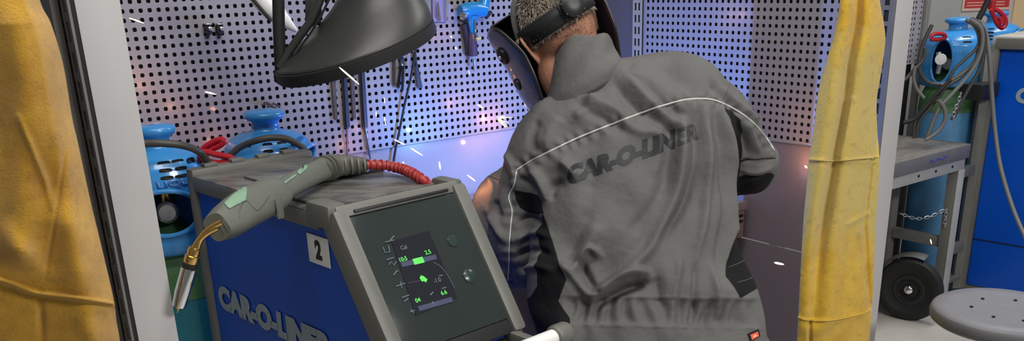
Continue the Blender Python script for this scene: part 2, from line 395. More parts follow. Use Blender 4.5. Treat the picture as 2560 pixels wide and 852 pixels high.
# booth posts
def post(base_px_l, base_px_r, b, label, w2):
    pl, pr = onL(*base_px_l, b), onL(*base_px_r, b); w = (pr-pl).length
    pl.z = 0; x = DA
    t = thing('booth_post', label, 'post', pl+x*w/2-DB*w2/2, group='booth posts')
    # smooth face body
    MB().box(pl+x*w/2-DB*w2/2+ZZ*1.05, x, DB, ZZ, w-.006, w2-.004, 2.1, .002).build('smooth_body', M['post'], t)
    # slotted face on the outer side
    s = MB(); o = pl-DB*w2
    for y0, y1 in ((0, .2), (.42, .6), (.8, 1)):
        s.box(o+DB*(w2*(y0+y1)/2)-x*.006+ZZ*1.05, DB, x, ZZ, w2*(y1-y0), .004, 2.1)
    for k in range(48): s.box(o+DB*w2/2-x*.0058+ZZ*(.02+k*.044), DB, x, ZZ, w2*.99, .0036, .013)
    s.build('slotted_face', M['postdark'], t, sm=False)
    MB().box(o+DB*w2/2-x*.001+ZZ*1.05, DB, x, ZZ, w2*.94, .006, 2.1).build('slot_channel', M['dark'], t, sm=False)
    return t, pl, w
pL, plL, wLp = post((180, 0), (306, 0), 1.26, 'broad pale grey booth post at the left beside the large yellow leather curtain', .075)
pR, plR, wRp = post((2243, 0), (2288, 0), 1.26, 'narrow bright grey booth post right of the folded yellow curtain', .085)
# flat steel guide beside the left post and rail beside the right one
p = onL(138, 0, 1.2)
p = p-DA*.006
g = MB().box(Vector((p.x, p.y, 1.05)), DA, DB, ZZ, .012, .03, 2.1, .001).build('side_rail', M['postdark'], None)
tag(g, 'thin grey steel strip standing just left of the broad left post', 'rail')
p2 = Vector((p.x, p.y, 0))-DA*.035-DB*.02
g = MB().box(p2+ZZ*1.05, DA, DB, ZZ, .03, .03, 2.1, .002).build('gap_bar', M['blackmatte'], None)  # black bar fills the dark gap beside the curtain
tag(g, 'black upright bar between the large yellow curtain and the thin grey strip', 'rail')

fl = MB().box(Vector((1, 4, -.02)), Vector((1, 0, 0)), Vector((0, 1, 0)), ZZ, 12, 12, .04).build('floor', M['floor'], sm=False); struct(fl)
# ------------------------------------------------------------------ leather curtains
def sheet(name, rows, m, parent, nx, ny, relief, yfun, thick=.004):
    """cloth hanging from rows of (py, xl, xr); relief(u, v, px, py) = metres towards the viewer"""
    rows = sorted(rows); ys = [r[0] for r in rows]
    P = spline([(r[0], r[1], r[2]) for r in rows], 10); P = np.array(P)
    v_, f_ = [], []
    for j in range(ny+1):
        py = ys[0]+(ys[-1]-ys[0])*j/ny
        xl = np.interp(py, P[:, 0], P[:, 1]); xr = np.interp(py, P[:, 0], P[:, 2])
        for i in range(nx+1):
            u = i/nx; x = xl+(xr-xl)*u
            v_.append(aty(x, py, yfun(u, py)-relief(u, j/ny, x, py)))
    for j in range(ny):
        for i in range(nx):
            a = j*(nx+1)+i; f_.append((a, a+nx+1, a+nx+2, a+1))
    mb = MB(); mb.v = [tuple(v) for v in v_]; mb.f = f_
    o = mb.build(name, m, parent, ang=180)
    so = o.modifiers.new('thickness', 'SOLIDIFY'); so.thickness = thick; so.offset = -1
    return o
def seg_d(px, py, pl):
    """distance and side to a polyline"""
    best = 1e9; side = 0
    for (ax, ay), (bx, by) in zip(pl[:-1], pl[1:]):
        ex, ey = bx-ax, by-ay; t = max(0, min(1, ((px-ax)*ex+(py-ay)*ey)/(ex*ex+ey*ey)))
        qx, qy = px-ax-t*ex, py-ay-t*ey; d = math.hypot(qx, qy)
        if d < best: best = d; side = 1 if ex*qy-ey*qx > 0 else -1
    return best, side
SEAM_L = [(-60, 690), (0, 700), (90, 732), (190, 745), (290, 762)]
def reliefL(u, v, px, py):
    h = 0
    for pl, w, a in (([(45, 290), (75, 360), (112, 450), (130, 520)], 9, .0055), ([(168, 330), (156, 430), (135, 560), (112, 700)], 6, -.0035), ([(60, 330), (90, 420), (125, 520)], 40, -.008), ([(20, 0), (60, 200), (70, 400), (40, 690)], 55, .022),
                     ([(140, 500), (180, 600), (200, 740)], 40, .014), ([(0, 560), (60, 640), (110, 700)], 30, .012), ([(100, 730), (105, 860)], 10, -.008), ([(210, 770), (230, 860)], 30, .012)):
        d, s = seg_d(px, py, pl); h += a*math.exp(-(d/w)**2)*max(0, min(1, (py-pl[0][1]+30)/90))*max(0, min(1, (pl[-1][1]+30-py)/90))
    d, s = seg_d(px, py, SEAM_L)
    h += .006*math.exp(-(d/5)**2) + (.0 if s < 0 else -.006*min(1, d/8))
    h -= .05*max(0, (u-.8)/.2)**2
    return h
tL = thing('welding_curtain', 'large golden yellow split leather welding curtain filling the left edge of the picture', 'curtain', aty(60, 900, 1.22), group='yellow leather welding curtains')
rowsL = [(-140, -150, 70), (0, -130, 100), (60, -130, 128), (160, -130, 158), (290, -130, 180), (370, -130, 198), (500, -130, 226), (620, -130, 255), (745, -130, 284), (800, -130, 291), (852, -130, 300), (1000, -130, 318)]
sheet('leather_panel', rowsL, M['leatherL'], tL, 130, 320, reliefL, lambda u, py: 1.24+.03*u)
st = MB()
def on_sheet(px, py, rel, yf, u, off): return aty(px, py, yf-rel(u, 0, px, py)-off)
pts = [on_sheet(x, y, reliefL, 1.24+.03*((x+130)/400), (x+130)/(420), .003) for x, y, in [tuple(q) for q in spline([(-120, 680), (0, 698), (90, 730), (190, 743), (283, 758)], 14)]]
st.tube(pts, .0022, 6).build('seam_welt', M['leatherL'], tL)

CR1 = [(2150, -60), (2142, 60), (2122, 160), (2112, 260), (2090, 380), (2072, 480), (2052, 600), (2040, 700), (2034, 790)]
SEAMR1 = [(1995, 792), (2020, 800), (2080, 800), (2150, 785), (2178, 772)]
SEAMR2 = [(2020, 398), (2085, 402), (2150, 396), (2198, 392)]
def reliefR(u, v, px, py):
    h = .035*math.sin(PI*min(1, max(0, u)))**.7
    d, s = seg_d(px, py, CR1); h -= .032*math.exp(-(d/12)**2)*max(.15, min(1, (800-py)/260)); h += .014*math.exp(-((d-35)/22)**2)
    d, s = seg_d(px, py, [(2196, 330), (2176, 420), (2160, 560), (2168, 700), (2176, 770)]); h -= .014*math.exp(-(d/7)**2)
    d, s = seg_d(px, py, [(2128, 250), (2112, 340), (2098, 390)]); h += .010*math.exp(-(d/8)**2)
    d, s = seg_d(px, py, [(2060, 420), (2040, 520), (2030, 640), (2020, 780)]); h += .008*math.exp(-(d/15)**2)
    d, s = seg_d(px, py, [(2120, 560), (2170, 535)]); h += .005*math.exp(-(d/6)**2)
    for sm_ in (SEAMR1, SEAMR2):
        d, s = seg_d(px, py, sm_); h += .004*math.exp(-(d/4)**2)
    if py > 800: d, s = seg_d(px, py, [(2024, 800), (2026, 960)]); h -= .012*math.exp(-(d/5)**2)
    return h
tR = thing('welding_curtain', 'narrow folded yellow leather welding curtain with bleached middle beside the right post', 'curtain', aty(2090, 900, 2.5), group='yellow leather welding curtains')
rowsR = [(-140, 2118, 2190), (0, 2100, 2200), (60, 2090, 2210), (110, 2078, 2213), (200, 2052, 2200), (250, 2042, 2192), (320, 2034, 2193), (400, 2022, 2199), (470, 2016, 2196), (560, 2008, 2190), (700, 2000, 2184), (800, 1995, 2178), (852, 1992, 2174), (1000, 1985, 2165)]
sheet('leather_panel', rowsR, M['leatherR'], tR, 90, 420, reliefR, lambda u, py: 2.52+.05*u)
back = sheet('rear_fold', [(y, xl+8, xr-3) for y, xl, xr in rowsR], M['leatherR'], tR, 30, 120, lambda u, v, x, y: 0, lambda u, py: 2.56+.04*u)
for sm_, nm in ((SEAMR1, 'seam_welt'), (SEAMR2, 'seam_welt')):
    pts = []
    for q in spline(sm_, 12):
        u = (q[0]-np.interp(q[1], [r[0] for r in rowsR], [r[1] for r in rowsR]))/190
        pts.append(on_sheet(q[0], q[1], reliefR, 2.52+.05*u, u, .002))
    MB().tube(pts, .0024, 6).build(nm, M['leatherR'], tR)

# ------------------------------------------------------------------ fume extraction hood
YH = 2.3
hc = aty(888, 122, YH); e1 = aty(1086, 66, YH)-aty(692, 186, YH); R1 = e1.length/2; e1.normalize()
e2 = Vector((0, -math.cos(math.radians(9)), -math.sin(math.radians(9)))); e2 = (e2-e1*e2.dot(e1)).normalized(); e3 = e1.cross(e2)
if e3.z < 0: e3 = -e3
hood = thing('extraction_hood', 'black plastic fume extraction hood with a handle bar hanging before the left perforated wall', 'hood', hc)
def ring(c, r1, r2, n=72): return [c+e1*math.cos(2*PI*k/n)*r1+e2*math.sin(2*PI*k/n)*r2 for k in range(n)]
def loft(rings, cap0=False, cap1=False, flip=False):
    mb = MB(); n = len(rings[0]); mb.v = [tuple(v) for r in rings for v in r]
    mb.f = [(i*n+k, i*n+(k+1) % n, (i+1)*n+(k+1) % n, (i+1)*n+k) for i in range(len(rings)-1) for k in range(n)]
    if cap0: mb.f.append(tuple(range(n-1, -1, -1)))
    if cap1: mb.f.append(tuple(range((len(rings)-1)*n, len(rings)*n)))
    if flip: mb.f = [f[::-1] for f in mb.f]
    return mb
topc = aty(945, -40, YH); axis = topc-hc
rr = [(-.018, .985), (-.016, 1.0), (0, 1.003), (.010, 1.0), (.012, .965)]
loft([ring(hc+e3*h, R1*k, R1*k*1.0) for h, k in rr]+[ring(hc+e3*.012, R1*.955, R1*.955), ring(hc-e3*.016, R1*.955, R1*.955), ring(hc-e3*.018, R1*.985, R1*.985)]).build('rim', M['blackmatte'], hood)
prof = []
for t in np.linspace(0, 1, 26):
    k = 1-.56*t-.14*math.sin(PI*t)*t; cx = hc+e3*.010+(axis)*(t)+e1*(.010*math.sin(PI*t))
    prof.append(ring(cx, R1*.965*k, R1*.965*k))
tp = prof[-1]; ctop = topc
prof += [ring(ctop+axis.normalized()*d, R1*.40, R1*.40) for d in (.03, .14)]
so = loft(prof).build('hood_shell', M['hoodp'], hood); md = so.modifiers.new('thickness', 'SOLIDIFY'); md.thickness = .004; md.offset = -1
# raised seam rib and screw boss
rib = [aty(x, y, YH-.075) for x, y in ((712, 178), (742, 130), (775, 84), (800, 45), (822, 0), (835, -40))]
MB().tube(rib, .0028, 8).build('moulded_rib', M['blackmatte'], hood)
rib2 = [aty(x, y, YH-.055) for x, y in ((700, 170), (722, 130), (750, 90), (780, 50), (800, 0), (812, -40))]
MB().tube(rib2, [.010]*6, 10).build('shell_edge', M['hoodp'], hood)
# handle bar: from the rim corner straight up
hb = [aty(x, y, YH-.04) for x, y in ((706, 196), (702, 180), (699, 120), (697, 60), (696, 0), (696, -90))]
MB().tube(hb, [(.015, .014), (.0165, .014), (.0175, .014), (.018, .014), (.018, .014), (.018, .014)], 16, squash=.8).build('handle_bar', M['blackmatte'], hood)
MB().lathe([(0, -.012), (.014, -.012), (.019, -.008), (.021, 0), (.019, .008), (.014, .012), (0, .012)], aty(706, 192, YH-.045), Vector((0, -1, 0)), 20).build('corner_boss', M['blackmatte'], hood)
bk = MB().box(aty(783, 22, YH-.02), ir, iu, -Fw, .036, .075, .02, .006).build('hinge_block', M['blackmatte'], hood)
MB().tube([aty(x, y, YH-.035) for x, y in ((768, 44), (780, 55), (792, 52), (806, 30))], .003, 8).build('wire_clip', M['darksteel'], hood)
# pale extraction arm behind
arm_pts = [aty(x, y, 2.5) for x, y in ((590, -110), (650, -10), (700, 42), (742, 78))]
ea = thing('fume_duct', 'pale tubular duct end seen behind the black hood handle', 'duct', arm_pts[0])
MB().tube(spline(arm_pts, 6), [.028]*11+[.026, .023, .020, .018, .014, .011, .008, .004], 20).build('arm_tube', M['white'], ea)
MB().tube([aty(x, y, 2.47) for x, y in ((622, -14), (652, 22), (678, 52))], .0045, 8).build('arm_cable', M['blackmatte'], ea)

# ------------------------------------------------------------------ tools on the left perforated wall
def wp(px, py, off=.015): return onL(px, py, off)
def bar(t, name, m, p, q, w, d, off=.009, taper=1., bev=.002):
    """flat bar lying against the wall between two picture points, w wide, d thick"""
    a, b = wp(*p, off), wp(*q, off); y = (b-a).normalized(); n = DB; x = y.cross(n).normalized()
    mb = MB(); c = []
    for pt, k in ((a, 1), (b, taper)):
        for sx, sn in ((-1, -1), (1, -1), (1, 1), (-1, 1)): c.append(pt+x*sx*w/2*k+n*sn*d/2)
    mb.add(c, [(0, 1, 2, 3), (7, 6, 5, 4), (0, 4, 5, 1), (1, 5, 6, 2), (2, 6, 7, 3), (3, 7, 4, 0)])
    bm = bmesh.new(); me = bpy.data.meshes.new('x')
    me.from_pydata(mb.v, [], mb.f); bm.from_mesh(me); bmesh.ops.recalc_face_normals(bm, faces=bm.faces); bmesh.ops.bevel(bm, geom=bm.edges[:], offset=bev, segments=2, affect='EDGES'); bm.to_mesh(me); bm.free()
    me.materials.append(m); smooth(me)
    me.name = name; o = bpy.data.objects.new(name, me); C.objects.link(o); attach(o, t); return o
def hook(t, px, py, off=.02): # wire peg from the wall into the hanging tool
    MB().tube([wp(px, py, -.004), wp(px, py, off), wp(px, py-6, off+.006)], .0022, 8).build('wall_hook', M['darksteel'], t)
t = thing('file', 'brown flat file hanging below the left part of the black hood rim', 'file', wp(835, 250), group='files hung under the hood')
bar(t, 'blade', M['brown'], (833, 196), (840, 300), .017, .005, taper=.75); hook(t, 833, 200)
bar(t, 'handle', M['brown'], (831, 165), (833, 198), .020, .016)
t = thing('file', 'brown flat file hanging between two long dark handled scrapers', 'file', wp(883, 240), group='files hung under the hood')
bar(t, 'blade', M['brown'], (880, 186), (886, 298), .017, .005, taper=.8); hook(t, 880, 190)
bar(t, 'handle', M['brown'], (878, 150), (880, 188), .020, .016)
for (px0, lab, m2, e, wd) in ((858, 'dark handled scraper with a thin reddish shaft on the perforated wall', mat('reddish_shaft', sc(110, 70, 78), .5, .1), (869, 392), .006), (903, 'dark handled scraper with a thin black blade, rightmost of the long tools under the hood', M['darksteel'], (926, 398), .0045)):
    t = thing('scraper', lab, 'scraper', wp(px0, 260), group='long handled scrapers')
    bar(t, 'handle', mat('tool_handle_dark', sc(36, 34, 46), .4, coat=.1) if px0 == 858 else bpy.data.materials['tool_handle_dark'], (px0, 160), (px0+10, 322), .020, .015, bev=.005)
    bar(t, 'shaft', m2, (px0+9, 318), e, wd, .004, bev=.001); hook(t, px0, 170)
t = thing('scraper', 'bright steel ruler strip added beside the rightmost scraper blade', 'highlight', wp(916, 350)); bar(t, 'blade', M['zinc'], (913, 318), (922, 388), .008, .0012, off=.004, bev=.0003)  # thin bright strip stands for the highlight along the blade
# pliers, tongs and cable to the right of the rim
t = thing('pliers', 'small black pliers hanging right under the hood rim', 'pliers', wp(1000, 180), group='hand pliers on the wall')
bar(t, 'handle', M['black'], (1003, 162), (995, 222), .010, .012, bev=.004); bar(t, 'handle', M['black'], (1008, 162), (1006, 228), .010, .012, bev=.004, off=.028)
bar(t, 'jaw', M['darksteel'], (1003, 142), (1006, 166), .018, .010); MB().lathe([(0, 0), (.005, 0), (.005, .003), (0, .004)], wp(1005, 160, .034), DB, 12).build('pivot_bolt', M['chrome'], t); hook(t, 1004, 146)
t = thing('pliers', 'brown handled pliers left of the small black pliers', 'pliers', wp(990, 180), group='hand pliers on the wall')
bar(t, 'handle', M['brown'], (986, 150), (986, 214), .012, .010, bev=.004); bar(t, 'jaw', M['darksteel'], (984, 132), (986, 152), .014, .009); hook(t, 985, 138)
t = thing('putty_knife', 'black triangular scraper blade hanging right of the long thin black rod', 'scraper', wp(1045, 190))
bar(t, 'handle', M['black'], (1036, 130), (1040, 168), .012, .010, bev=.003); bar(t, 'blade', M['darksteel'], (1040, 160), (1050, 220), .014, .003, taper=1.5, bev=.0008); hook(t, 1037, 136)
t = thing('long_rod', 'long thin black rod leaning from the hood rim down to the smooth panel', 'rod', wp(1015, 300))
pts = [wp(x, y, o) for x, y, o in ((1040, 118, .024), (1035, 150, .024), (1026, 200, .020), (1012, 260, .016), (1000, 320, .012), (989, 372, .009), (984, 404, .008))]
MB().tube(spline(pts, 5), .0042, 10).build('rod_shaft', M['black'], t)
MB().tube([wp(1041, 112, .03), wp(1040, 122, .03)], .007, 12).build('rod_head', M['darksteel'], t)
# die grinder in bright blue
t = thing('air_tool', 'bright blue pistol shaped air tool hanging high on the perforated wall left of the helmet', 'tool', wp(1182, 60, .03))
bm_ = M['blue_tool']
def lobe(name, m, pts, rad, off=.035, n=16, sq=1): return MB().tube([Vector(p) for p in spline([tuple(wp(x, y, off)) for x, y in pts], 5)], list(np.interp(np.linspace(0, 1, (len(pts)-1)*5+1), np.linspace(0, 1, len(rad)), rad)), n, squash=sq).build(name, m, t)
lobe('motor_head', bm_, ((1150, 28), (1165, 26), (1190, 24), (1212, 26)), (.020, .026, .027, .022))
lobe('rear_grip', bm_, ((1205, 30), (1210, 10), (1216, -14), (1220, -50)), (.022, .019, .018, .018))
lobe('grip', bm_, ((1180, 40), (1180, 62), (1182, 84)), (.022, .015, .010))
lobe('lower_body', mat('tool_purple_steel', sc(72, 62, 84), .4, .2), ((1180, 84), (1181, 100), (1183, 140)), (.013, .0165, .016))
lobe('side_plate', mat('tool_side_shadow', sc(38, 36, 50), .45), ((1160, 60), (1166, 90), (1172, 138)), (.012, .012, .012), off=.018)  # dark lobe puts the shade at the tool's side into shape and colour
lobe('nozzle', M['zinc'], ((1185, 148), (1186, 160), (1187, 178)), (.007, .006, .004))
lobe('trigger', M['chrome'], ((1188, 50), (1190, 80), (1193, 94)), (.0028, .003, .003), off=.058)
lobe('trigger_tip', mat('trigger_brass_tip', sc(225, 215, 160), .3, .6), ((1190, 99), (1201, 96)), (.006, .006), off=.058)
MB().lathe([(0, 0), (.012, 0), (.014, .006), (.010, .012), (0, .013)], wp(1156, 40, .055), DB, 20).build('exhaust_ring', M['chrome'], t)
lobe('hose_stub', M['blackmatte'], ((1214, 44), (1222, 34), (1228, 30)), (.008, .008, .006)); hook(t, 1182, 14, .03)
# steel clamp on a lavender plate, above the hood rim's right end
t = thing('tool_holder', 'pale lilac steel tool holder with a pointed steel tool, right of the hood top', 'holder', wp(1095, 20))
bar(t, 'back_plate', mat('holder_lilac', sc(160, 150, 190), .35, .4), (1096, -60), (1098, 56), .055, .004, off=.006)
bar(t, 'pointed_tool', M['steel'], (1098, 52), (1094, 4), .014, .008, off=.02, taper=.3); bar(t, 'side_plate', M['zinc'], (1062, -40), (1068, 30), .030, .006, off=.02, taper=.6)
bar(t, 'rail', M['zinc'], (1116, -50), (1116, 54), .006, .008, off=.02)
# twin black spring clips
for k, (px0, lab) in enumerate(((520, 'left black spring clip of the two on the perforated wall'), (549, 'right black spring clip of the two on the perforated wall'))):
    t = thing('tool_clip', lab, 'clip', wp(px0, 75), group='black spring clips')
    MB().box(wp(px0, 74, .012), DA, DB, ZZ, .020, .020, .026, .005).build('clip_body', M['blackmatte'], t)
    MB().box(wp(px0, 60, .016), DA, DB, ZZ, .018, .024, .003, .001).build('top_plate', M['zinc'], t)
    MB().lathe([(0, 0), (.006, 0), (.006, .008), (.003, .010), (0, .010)], wp(px0+3, 72, .022), DB, 12).build('screw', M['chrome'], t)
    MB().tube([wp(px0, 84, .006), wp(px0-2, 94, .016)], [.007, .005], 10).build('clip_tongue', M['blackmatte'], t)

# ------------------------------------------------------------------ gas cylinders with blue guards
def cylinder(label, cx, cy, ztop, r, bodym, shoulderm, yaw, group, capr=None, texts=False, top_only=False, slots=True, cut=True, open_dir=None, oz=.10, oh=.055, oa=38):
    """guard top at ztop; open_dir: direction the guard's opening faces"""
    t = thing('gas_cylinder', label, 'gas cylinder', (cx, cy, 0), group=group)
    o = Vector((cx, cy, 0)); gh = .30; z0 = ztop-gh
    MB().lathe([(0, .0), (r*.8, 0), (r*.9, .01), (r*.9, z0-.14), (r*.88, z0-.12)], o, n=40).build('body', bodym, t)
    MB().lathe([(r*.9, z0-.13), (r*.88, z0-.07), (r*.75, z0-.02), (r*.55, z0+.02), (r*.3, z0+.05), (.03, z0+.06), (0, z0+.06)], o, n=40).build('shoulder', shoulderm, t)
    capr = capr or r*.42
    pr = [(r*.93, z0-.01), (r*.97, z0), (r, z0+.02), (r, z0+.10), (r*.995, z0+.15), (r*.97, z0+.18), (r*.91, z0+.203), (r*.80, z0+.220), (r*.62, z0+.233), (capr*.85, z0+.240), (capr*.72, z0+.247), (capr*.70, z0+.262),
          (capr*.80, z0+.270), (capr*1.0, z0+.274), (capr*1.06, z0+.281), (capr*1.06, z0+.287), (capr*.98, z0+.293), (capr*.7, z0+.297), (0, z0+.298)]
    pr = [tuple(q) for a, b in zip(pr[:-1], pr[1:]) for q in [(a[0]+(b[0]-a[0])*k/max(1, round(abs(b[1]-a[1])/.006)), a[1]+(b[1]-a[1])*k/max(1, round(abs(b[1]-a[1])/.006))) for k in range(max(1, round(abs(b[1]-a[1])/.006)))]]+[pr[-1]]
    gm = MB().lathe(pr, o, n=120)
    # opening: drop the wall faces that face open_dir
    if open_dir is not None:
        od = Vector(open_dir).normalized(); keep = []
        for f in gm.f:
            c = sum((Vector(gm.v[i]) for i in f), Vector())/4; d = (c-o); d.z = 0
            if d.length < 1e-6: keep.append(f); continue
            ang = math.acos(max(-1, min(1, d.normalized().dot(od)))); zz = (c.z-(z0+oz))/oh
            if cut and (ang/math.radians(oa))**2+zz**2 < 1 and d.length > r*.85: continue
            keep.append(f)
        gm.f = keep
    g = gm.build('valve_guard', M['guard'], t, ang=60); md = g.modifiers.new('thickness', 'SOLIDIFY'); md.thickness = .004; md.offset = -1
    md.use_rim = True
    # valve inside
    MB().lathe([(.018, z0+.05), (.018, z0+.10), (.026, z0+.105), (.026, z0+.135), (.016, z0+.14), (.016, z0+.165), (0, z0+.17)], o, n=24).build('valve', M['brass'], t)
    if open_dir is not None:
        vc = o+od*(r*.42)+ZZ*(z0+.09)
        MB().lathe([(0, 0), (.024, 0), (.027, .006), (.027, .014), (.020, .02), (0, .02)], vc, od, 24).build('gauge', M['steel'] if texts else M['zinc'], t)
        lo = o+ZZ*(z0+oz)
        rim = [lo+(od*math.cos(a)*(r+.002)+ZZ.cross(od)*math.sin(a)*(r+.002))+ZZ*h for a, h in [(math.radians(oa)*math.cos(q), oh*math.sin(q)) for q in np.linspace(0, 2*PI, 41)]]
        if cut: MB().tube(rim, .006, 8, cap=False).build('opening_lip', M['guard'], t)
    return t, o, z0
def slot(o, z, r, a, w, h, t, m=None, name='slot', prot=.0012, rnd=True):
    """rounded dark vent recessed into the guard at angle a (radians round z)"""
    pts = []
    n = 20
    for k in range(n):
        q = 2*PI*k/n; x = math.copysign(abs(math.cos(q))**.6, math.cos(q))*w/2; y = math.copysign(abs(math.sin(q))**.6, math.sin(q))*h/2
        an = a+x/r; rr_ = r if not callable(r) else r
        pts.append((an, y))
    mb = MB(); fr = [o+Vector((math.cos(an), math.sin(an), 0))*(r+prot)+ZZ*(z+y) for an, y in pts]
    bk_ = [o+Vector((math.cos(an), math.sin(an), 0))*(r-.003)+ZZ*(z+y) for an, y in pts]
    mb.add(fr+bk_, [tuple(range(n))]+[(k, k+n, (k+1) % n+n, (k+1) % n) for k in range(n)])
    return mb.build(name, m or M['ink'], t, sm=False)
rG = .123
def gr(dz): return float(np.interp(.30+dz, [.10, .15, .18, .203, .220, .233], [1, .995, .97, .91, .80, .62]))+.004
pA = aty(388, 330, 2.27); dirc = (-Vector((pA.x, pA.y, 0))).normalized()
zA = aty(388, 308, 2.27).z
aA = math.atan2(-pA.y, -pA.x)
tA, oA, zA0 = cylinder('teal gas cylinder with a blue plastic valve guard, half hidden behind the left booth post', pA.x, pA.y, zA, rG, M['cyl_teal'], M['cyl_green'], 0, 'gas cylinders with blue guards', open_dir=(math.cos(aA-.05), math.sin(aA-.05), 0), capr=.046)
for dz, offs in ((-.082, (.012, .052)), (-.098, (.012, .052)), (-.115, (.012,))):
    for k, sx in enumerate(offs): slot(oA, zA+dz, rG*gr(dz), aA+sx/rG-.02, .030, .009, tA, name='vent_slot')
slot(oA, zA-.090, rG*gr(-.090), aA+.72, .024, .024, tA, name='round_hole'); slot(oA, zA-.115, rG*gr(-.115), aA+.42, .045, .008, tA, name='vent_slot')
def curved_text(body, o, r, a0, z, h, m, t, width, name='raised_lettering'):
    me = text_mesh(body, 1., .03); vs = coords(me); x0, x1 = vs[:, 0].min(), vs[:, 0].max()
    for v in me.vertices:
        a = a0+((v.co.x-x0)/(x1-x0)-.5)*width/r; v.co = o+Vector((math.cos(a), math.sin(a), 0))*(r+.0015)+ZZ*(z+v.co.y*h/.72)
    me.materials.clear(); me.materials.append(m); me.name = name; ob = bpy.data.objects.new(name, me); C.objects.link(ob); attach(ob, t)
    sd = ob.modifiers.new('t', 'SOLIDIFY'); sd.thickness = .002
curved_text('AIR LIQUIDE', oA, rG, aA+.14, zA-.136, .016, mat('guard_letter', sc(70, 120, 185), .35), tA, .20)
# red lever of cylinder A, two loops
red = MB()
def loop(mb, pts, Y, r): mb.tube([aty(x, y, Y) for x, y in [tuple(q) for q in spline(pts, 6)]], r, 8)
loop(red, [(498, 398), (508, 372), (530, 356), (552, 348), (560, 354), (548, 364), (528, 374), (508, 392), (500, 404)], 2.24, .0072)
loop(red, [(500, 388), (515, 400), (545, 408), (578, 404), (583, 398), (570, 392), (540, 386), (515, 380), (498, 382)], 2.22, .0078)
red.build('red_lever', M['red'], tA)
pB = aty(661, 300, 2.55); zB = aty(648, 272, 2.55).z; aB = math.atan2(-pB.y, -pB.x)
tB, oB, zB0 = cylinder('teal gas cylinder with a blue valve guard between the left cylinder and the hood', pB.x, pB.y, zB, .126, M['cyl_teal'], M['cyl_green'], 0, 'gas cylinders with blue guards', open_dir=(math.cos(aB+1.15), math.sin(aB+1.15), 0), oz=.16, oh=.04)
for dz, sx in ((-.082, .0), (-.098, .0), (-.082, .045), (-.098, .045)): slot(oB, zB+dz, .126*gr(dz), aB+sx/.12, .026, .009, tB, name='vent_slot')
slot(oB, zB-.085, .126*gr(-.085), aB-.55, .026, .026, tB, name='round_hole')
MB().box(aty(728, 372, 2.42), ir, (iu+ir*.9).normalized(), -Fw, .012, .085, .03, .004).build('guard_handle', M['guard'], tB)
# black cable over both guards
cb = thing('cable', 'thick dark cable draped from the left gas cylinder guard towards the red lever', 'cable', aty(420, 372, 2.1), group='dark cables over the gas cylinders')
MB().tube(spline([tuple(aty(x, y, Y)) for x, y, Y in ((300, 352, 2.02), (350, 358, 2.06), (400, 358, 2.07), (450, 362, 2.09), (490, 375, 2.12), (515, 398, 2.16), (545, 440, 2.2))], 8), .0085, 12).build('cable_run', M['cable'], cb)
cb = thing('cable', 'thick dark cable arching across the front of the gas cylinder guard under the hood', 'cable', aty(650, 352, 2.4), group='dark cables over the gas cylinders')
MB().tube(spline([tuple(aty(x, y, Y)) for x, y, Y in ((540, 425, 2.38), (565, 398, 2.38), (600, 368, 2.38), (645, 350, 2.37), (690, 344, 2.38), (725, 350, 2.4), (760, 372, 2.42), (775, 395, 2.42))], 8), .0085, 12).build('cable_run', M['cable'], cb)
t = thing('wire_hook', 'small dark tangle of wire hooks on the wall right above the cylinder guard cap', 'hook', wp(680, 262))
for q in (((655, 262), (668, 256), (682, 266)), ((668, 268), (684, 258), (700, 268)), ((660, 256), (690, 270))):
    MB().tube([wp(x, y, .02) for x, y in q], .0035, 8).build('wire', M['brown'], t)

# ------------------------------------------------------------------ the blue welding machine (front)
MF = Vector((-.337, 1.681, 0)); yaw = math.radians(42.6); W_ = Vector((math.cos(yaw), math.sin(yaw), 0)); L_ = Vector((math.sin(yaw), -math.cos(yaw), 0))
ZT, LEN, WID = 1.18, .622, .322
def mp(l, w, z): return MF+L_*l+W_*w+ZZ*z          # l forward from the top front edge
SD = (L_*.156-ZZ*.245).normalized(); NF = W_.cross(SD); NF = NF if NF.dot(L_) > 0 else -NF
wm = thing('welding_machine', 'blue welding machine with a dark sloping control panel and a white number 2 sticker', 'welding machine', mp(-.2, WID/2, 0), group=None)
side = [(-LEN+.01, ZT-.012), (0, ZT-.012), (.012, ZT-.02), (.20, ZT-.34), (.20, .18), (-LEN+.01, .18)]
MB().prism([mp(l, .008, z) for l, z in side], W_*(WID-.016)).build('housing', M['blue_side'], wm, sm=False)
# grey top cover with a lip that overhangs the sides
MB().box(mp(-LEN/2, WID/2, ZT-.014), L_, W_, ZZ, LEN, WID, .028, .006).build('top_cover', M['grey_dust'], wm)
MB().box(mp(-LEN/2-.02, .007, ZT-.020), L_, W_, ZZ, LEN-.06, .016, .034, .006).build('left_top_rail', M['grey_frame'], wm)
MB().box(mp(-LEN/2-.02, WID-.007, ZT-.020), L_, W_, ZZ, LEN-.06, .016, .034, .006).build('right_top_rail', M['grey_frame'], wm)
rr_ = MB().box(mp(-LEN+.018, WID/2, ZT-.002), L_, W_, ZZ, .036, WID+.004, .034, .009)
for k in range(4): rr_.box(mp(-LEN+.022, .05+k*.07, ZT+.018), L_, W_, ZZ, .022, .034, .010, .003)
rr_.build('rear_rail', M['grey_frame'], wm)
MB().box(mp(-LEN+.016, .012, ZT-.33), L_, W_, ZZ, .034, .028, .68, .008).build('rear_corner_post', M['grey_frame'], wm)
MB().box(mp(-LEN+.016, WID-.012, ZT-.33), L_, W_, ZZ, .034, .028, .68, .008).build('rear_corner_post', M['grey_frame'], wm)
MB().box(mp(-.15, WID/2, ZT+.003), L_, W_, ZZ, .20, WID-.05, .007, .002).build('tray_lid', M['grey_dust'], wm)
MB().box(mp(-.262, WID/2+.02, ZT+.006), L_, W_, ZZ, .016, WID-.07, .012, .003).build('lid_hinge', M['blackmatte'], wm)
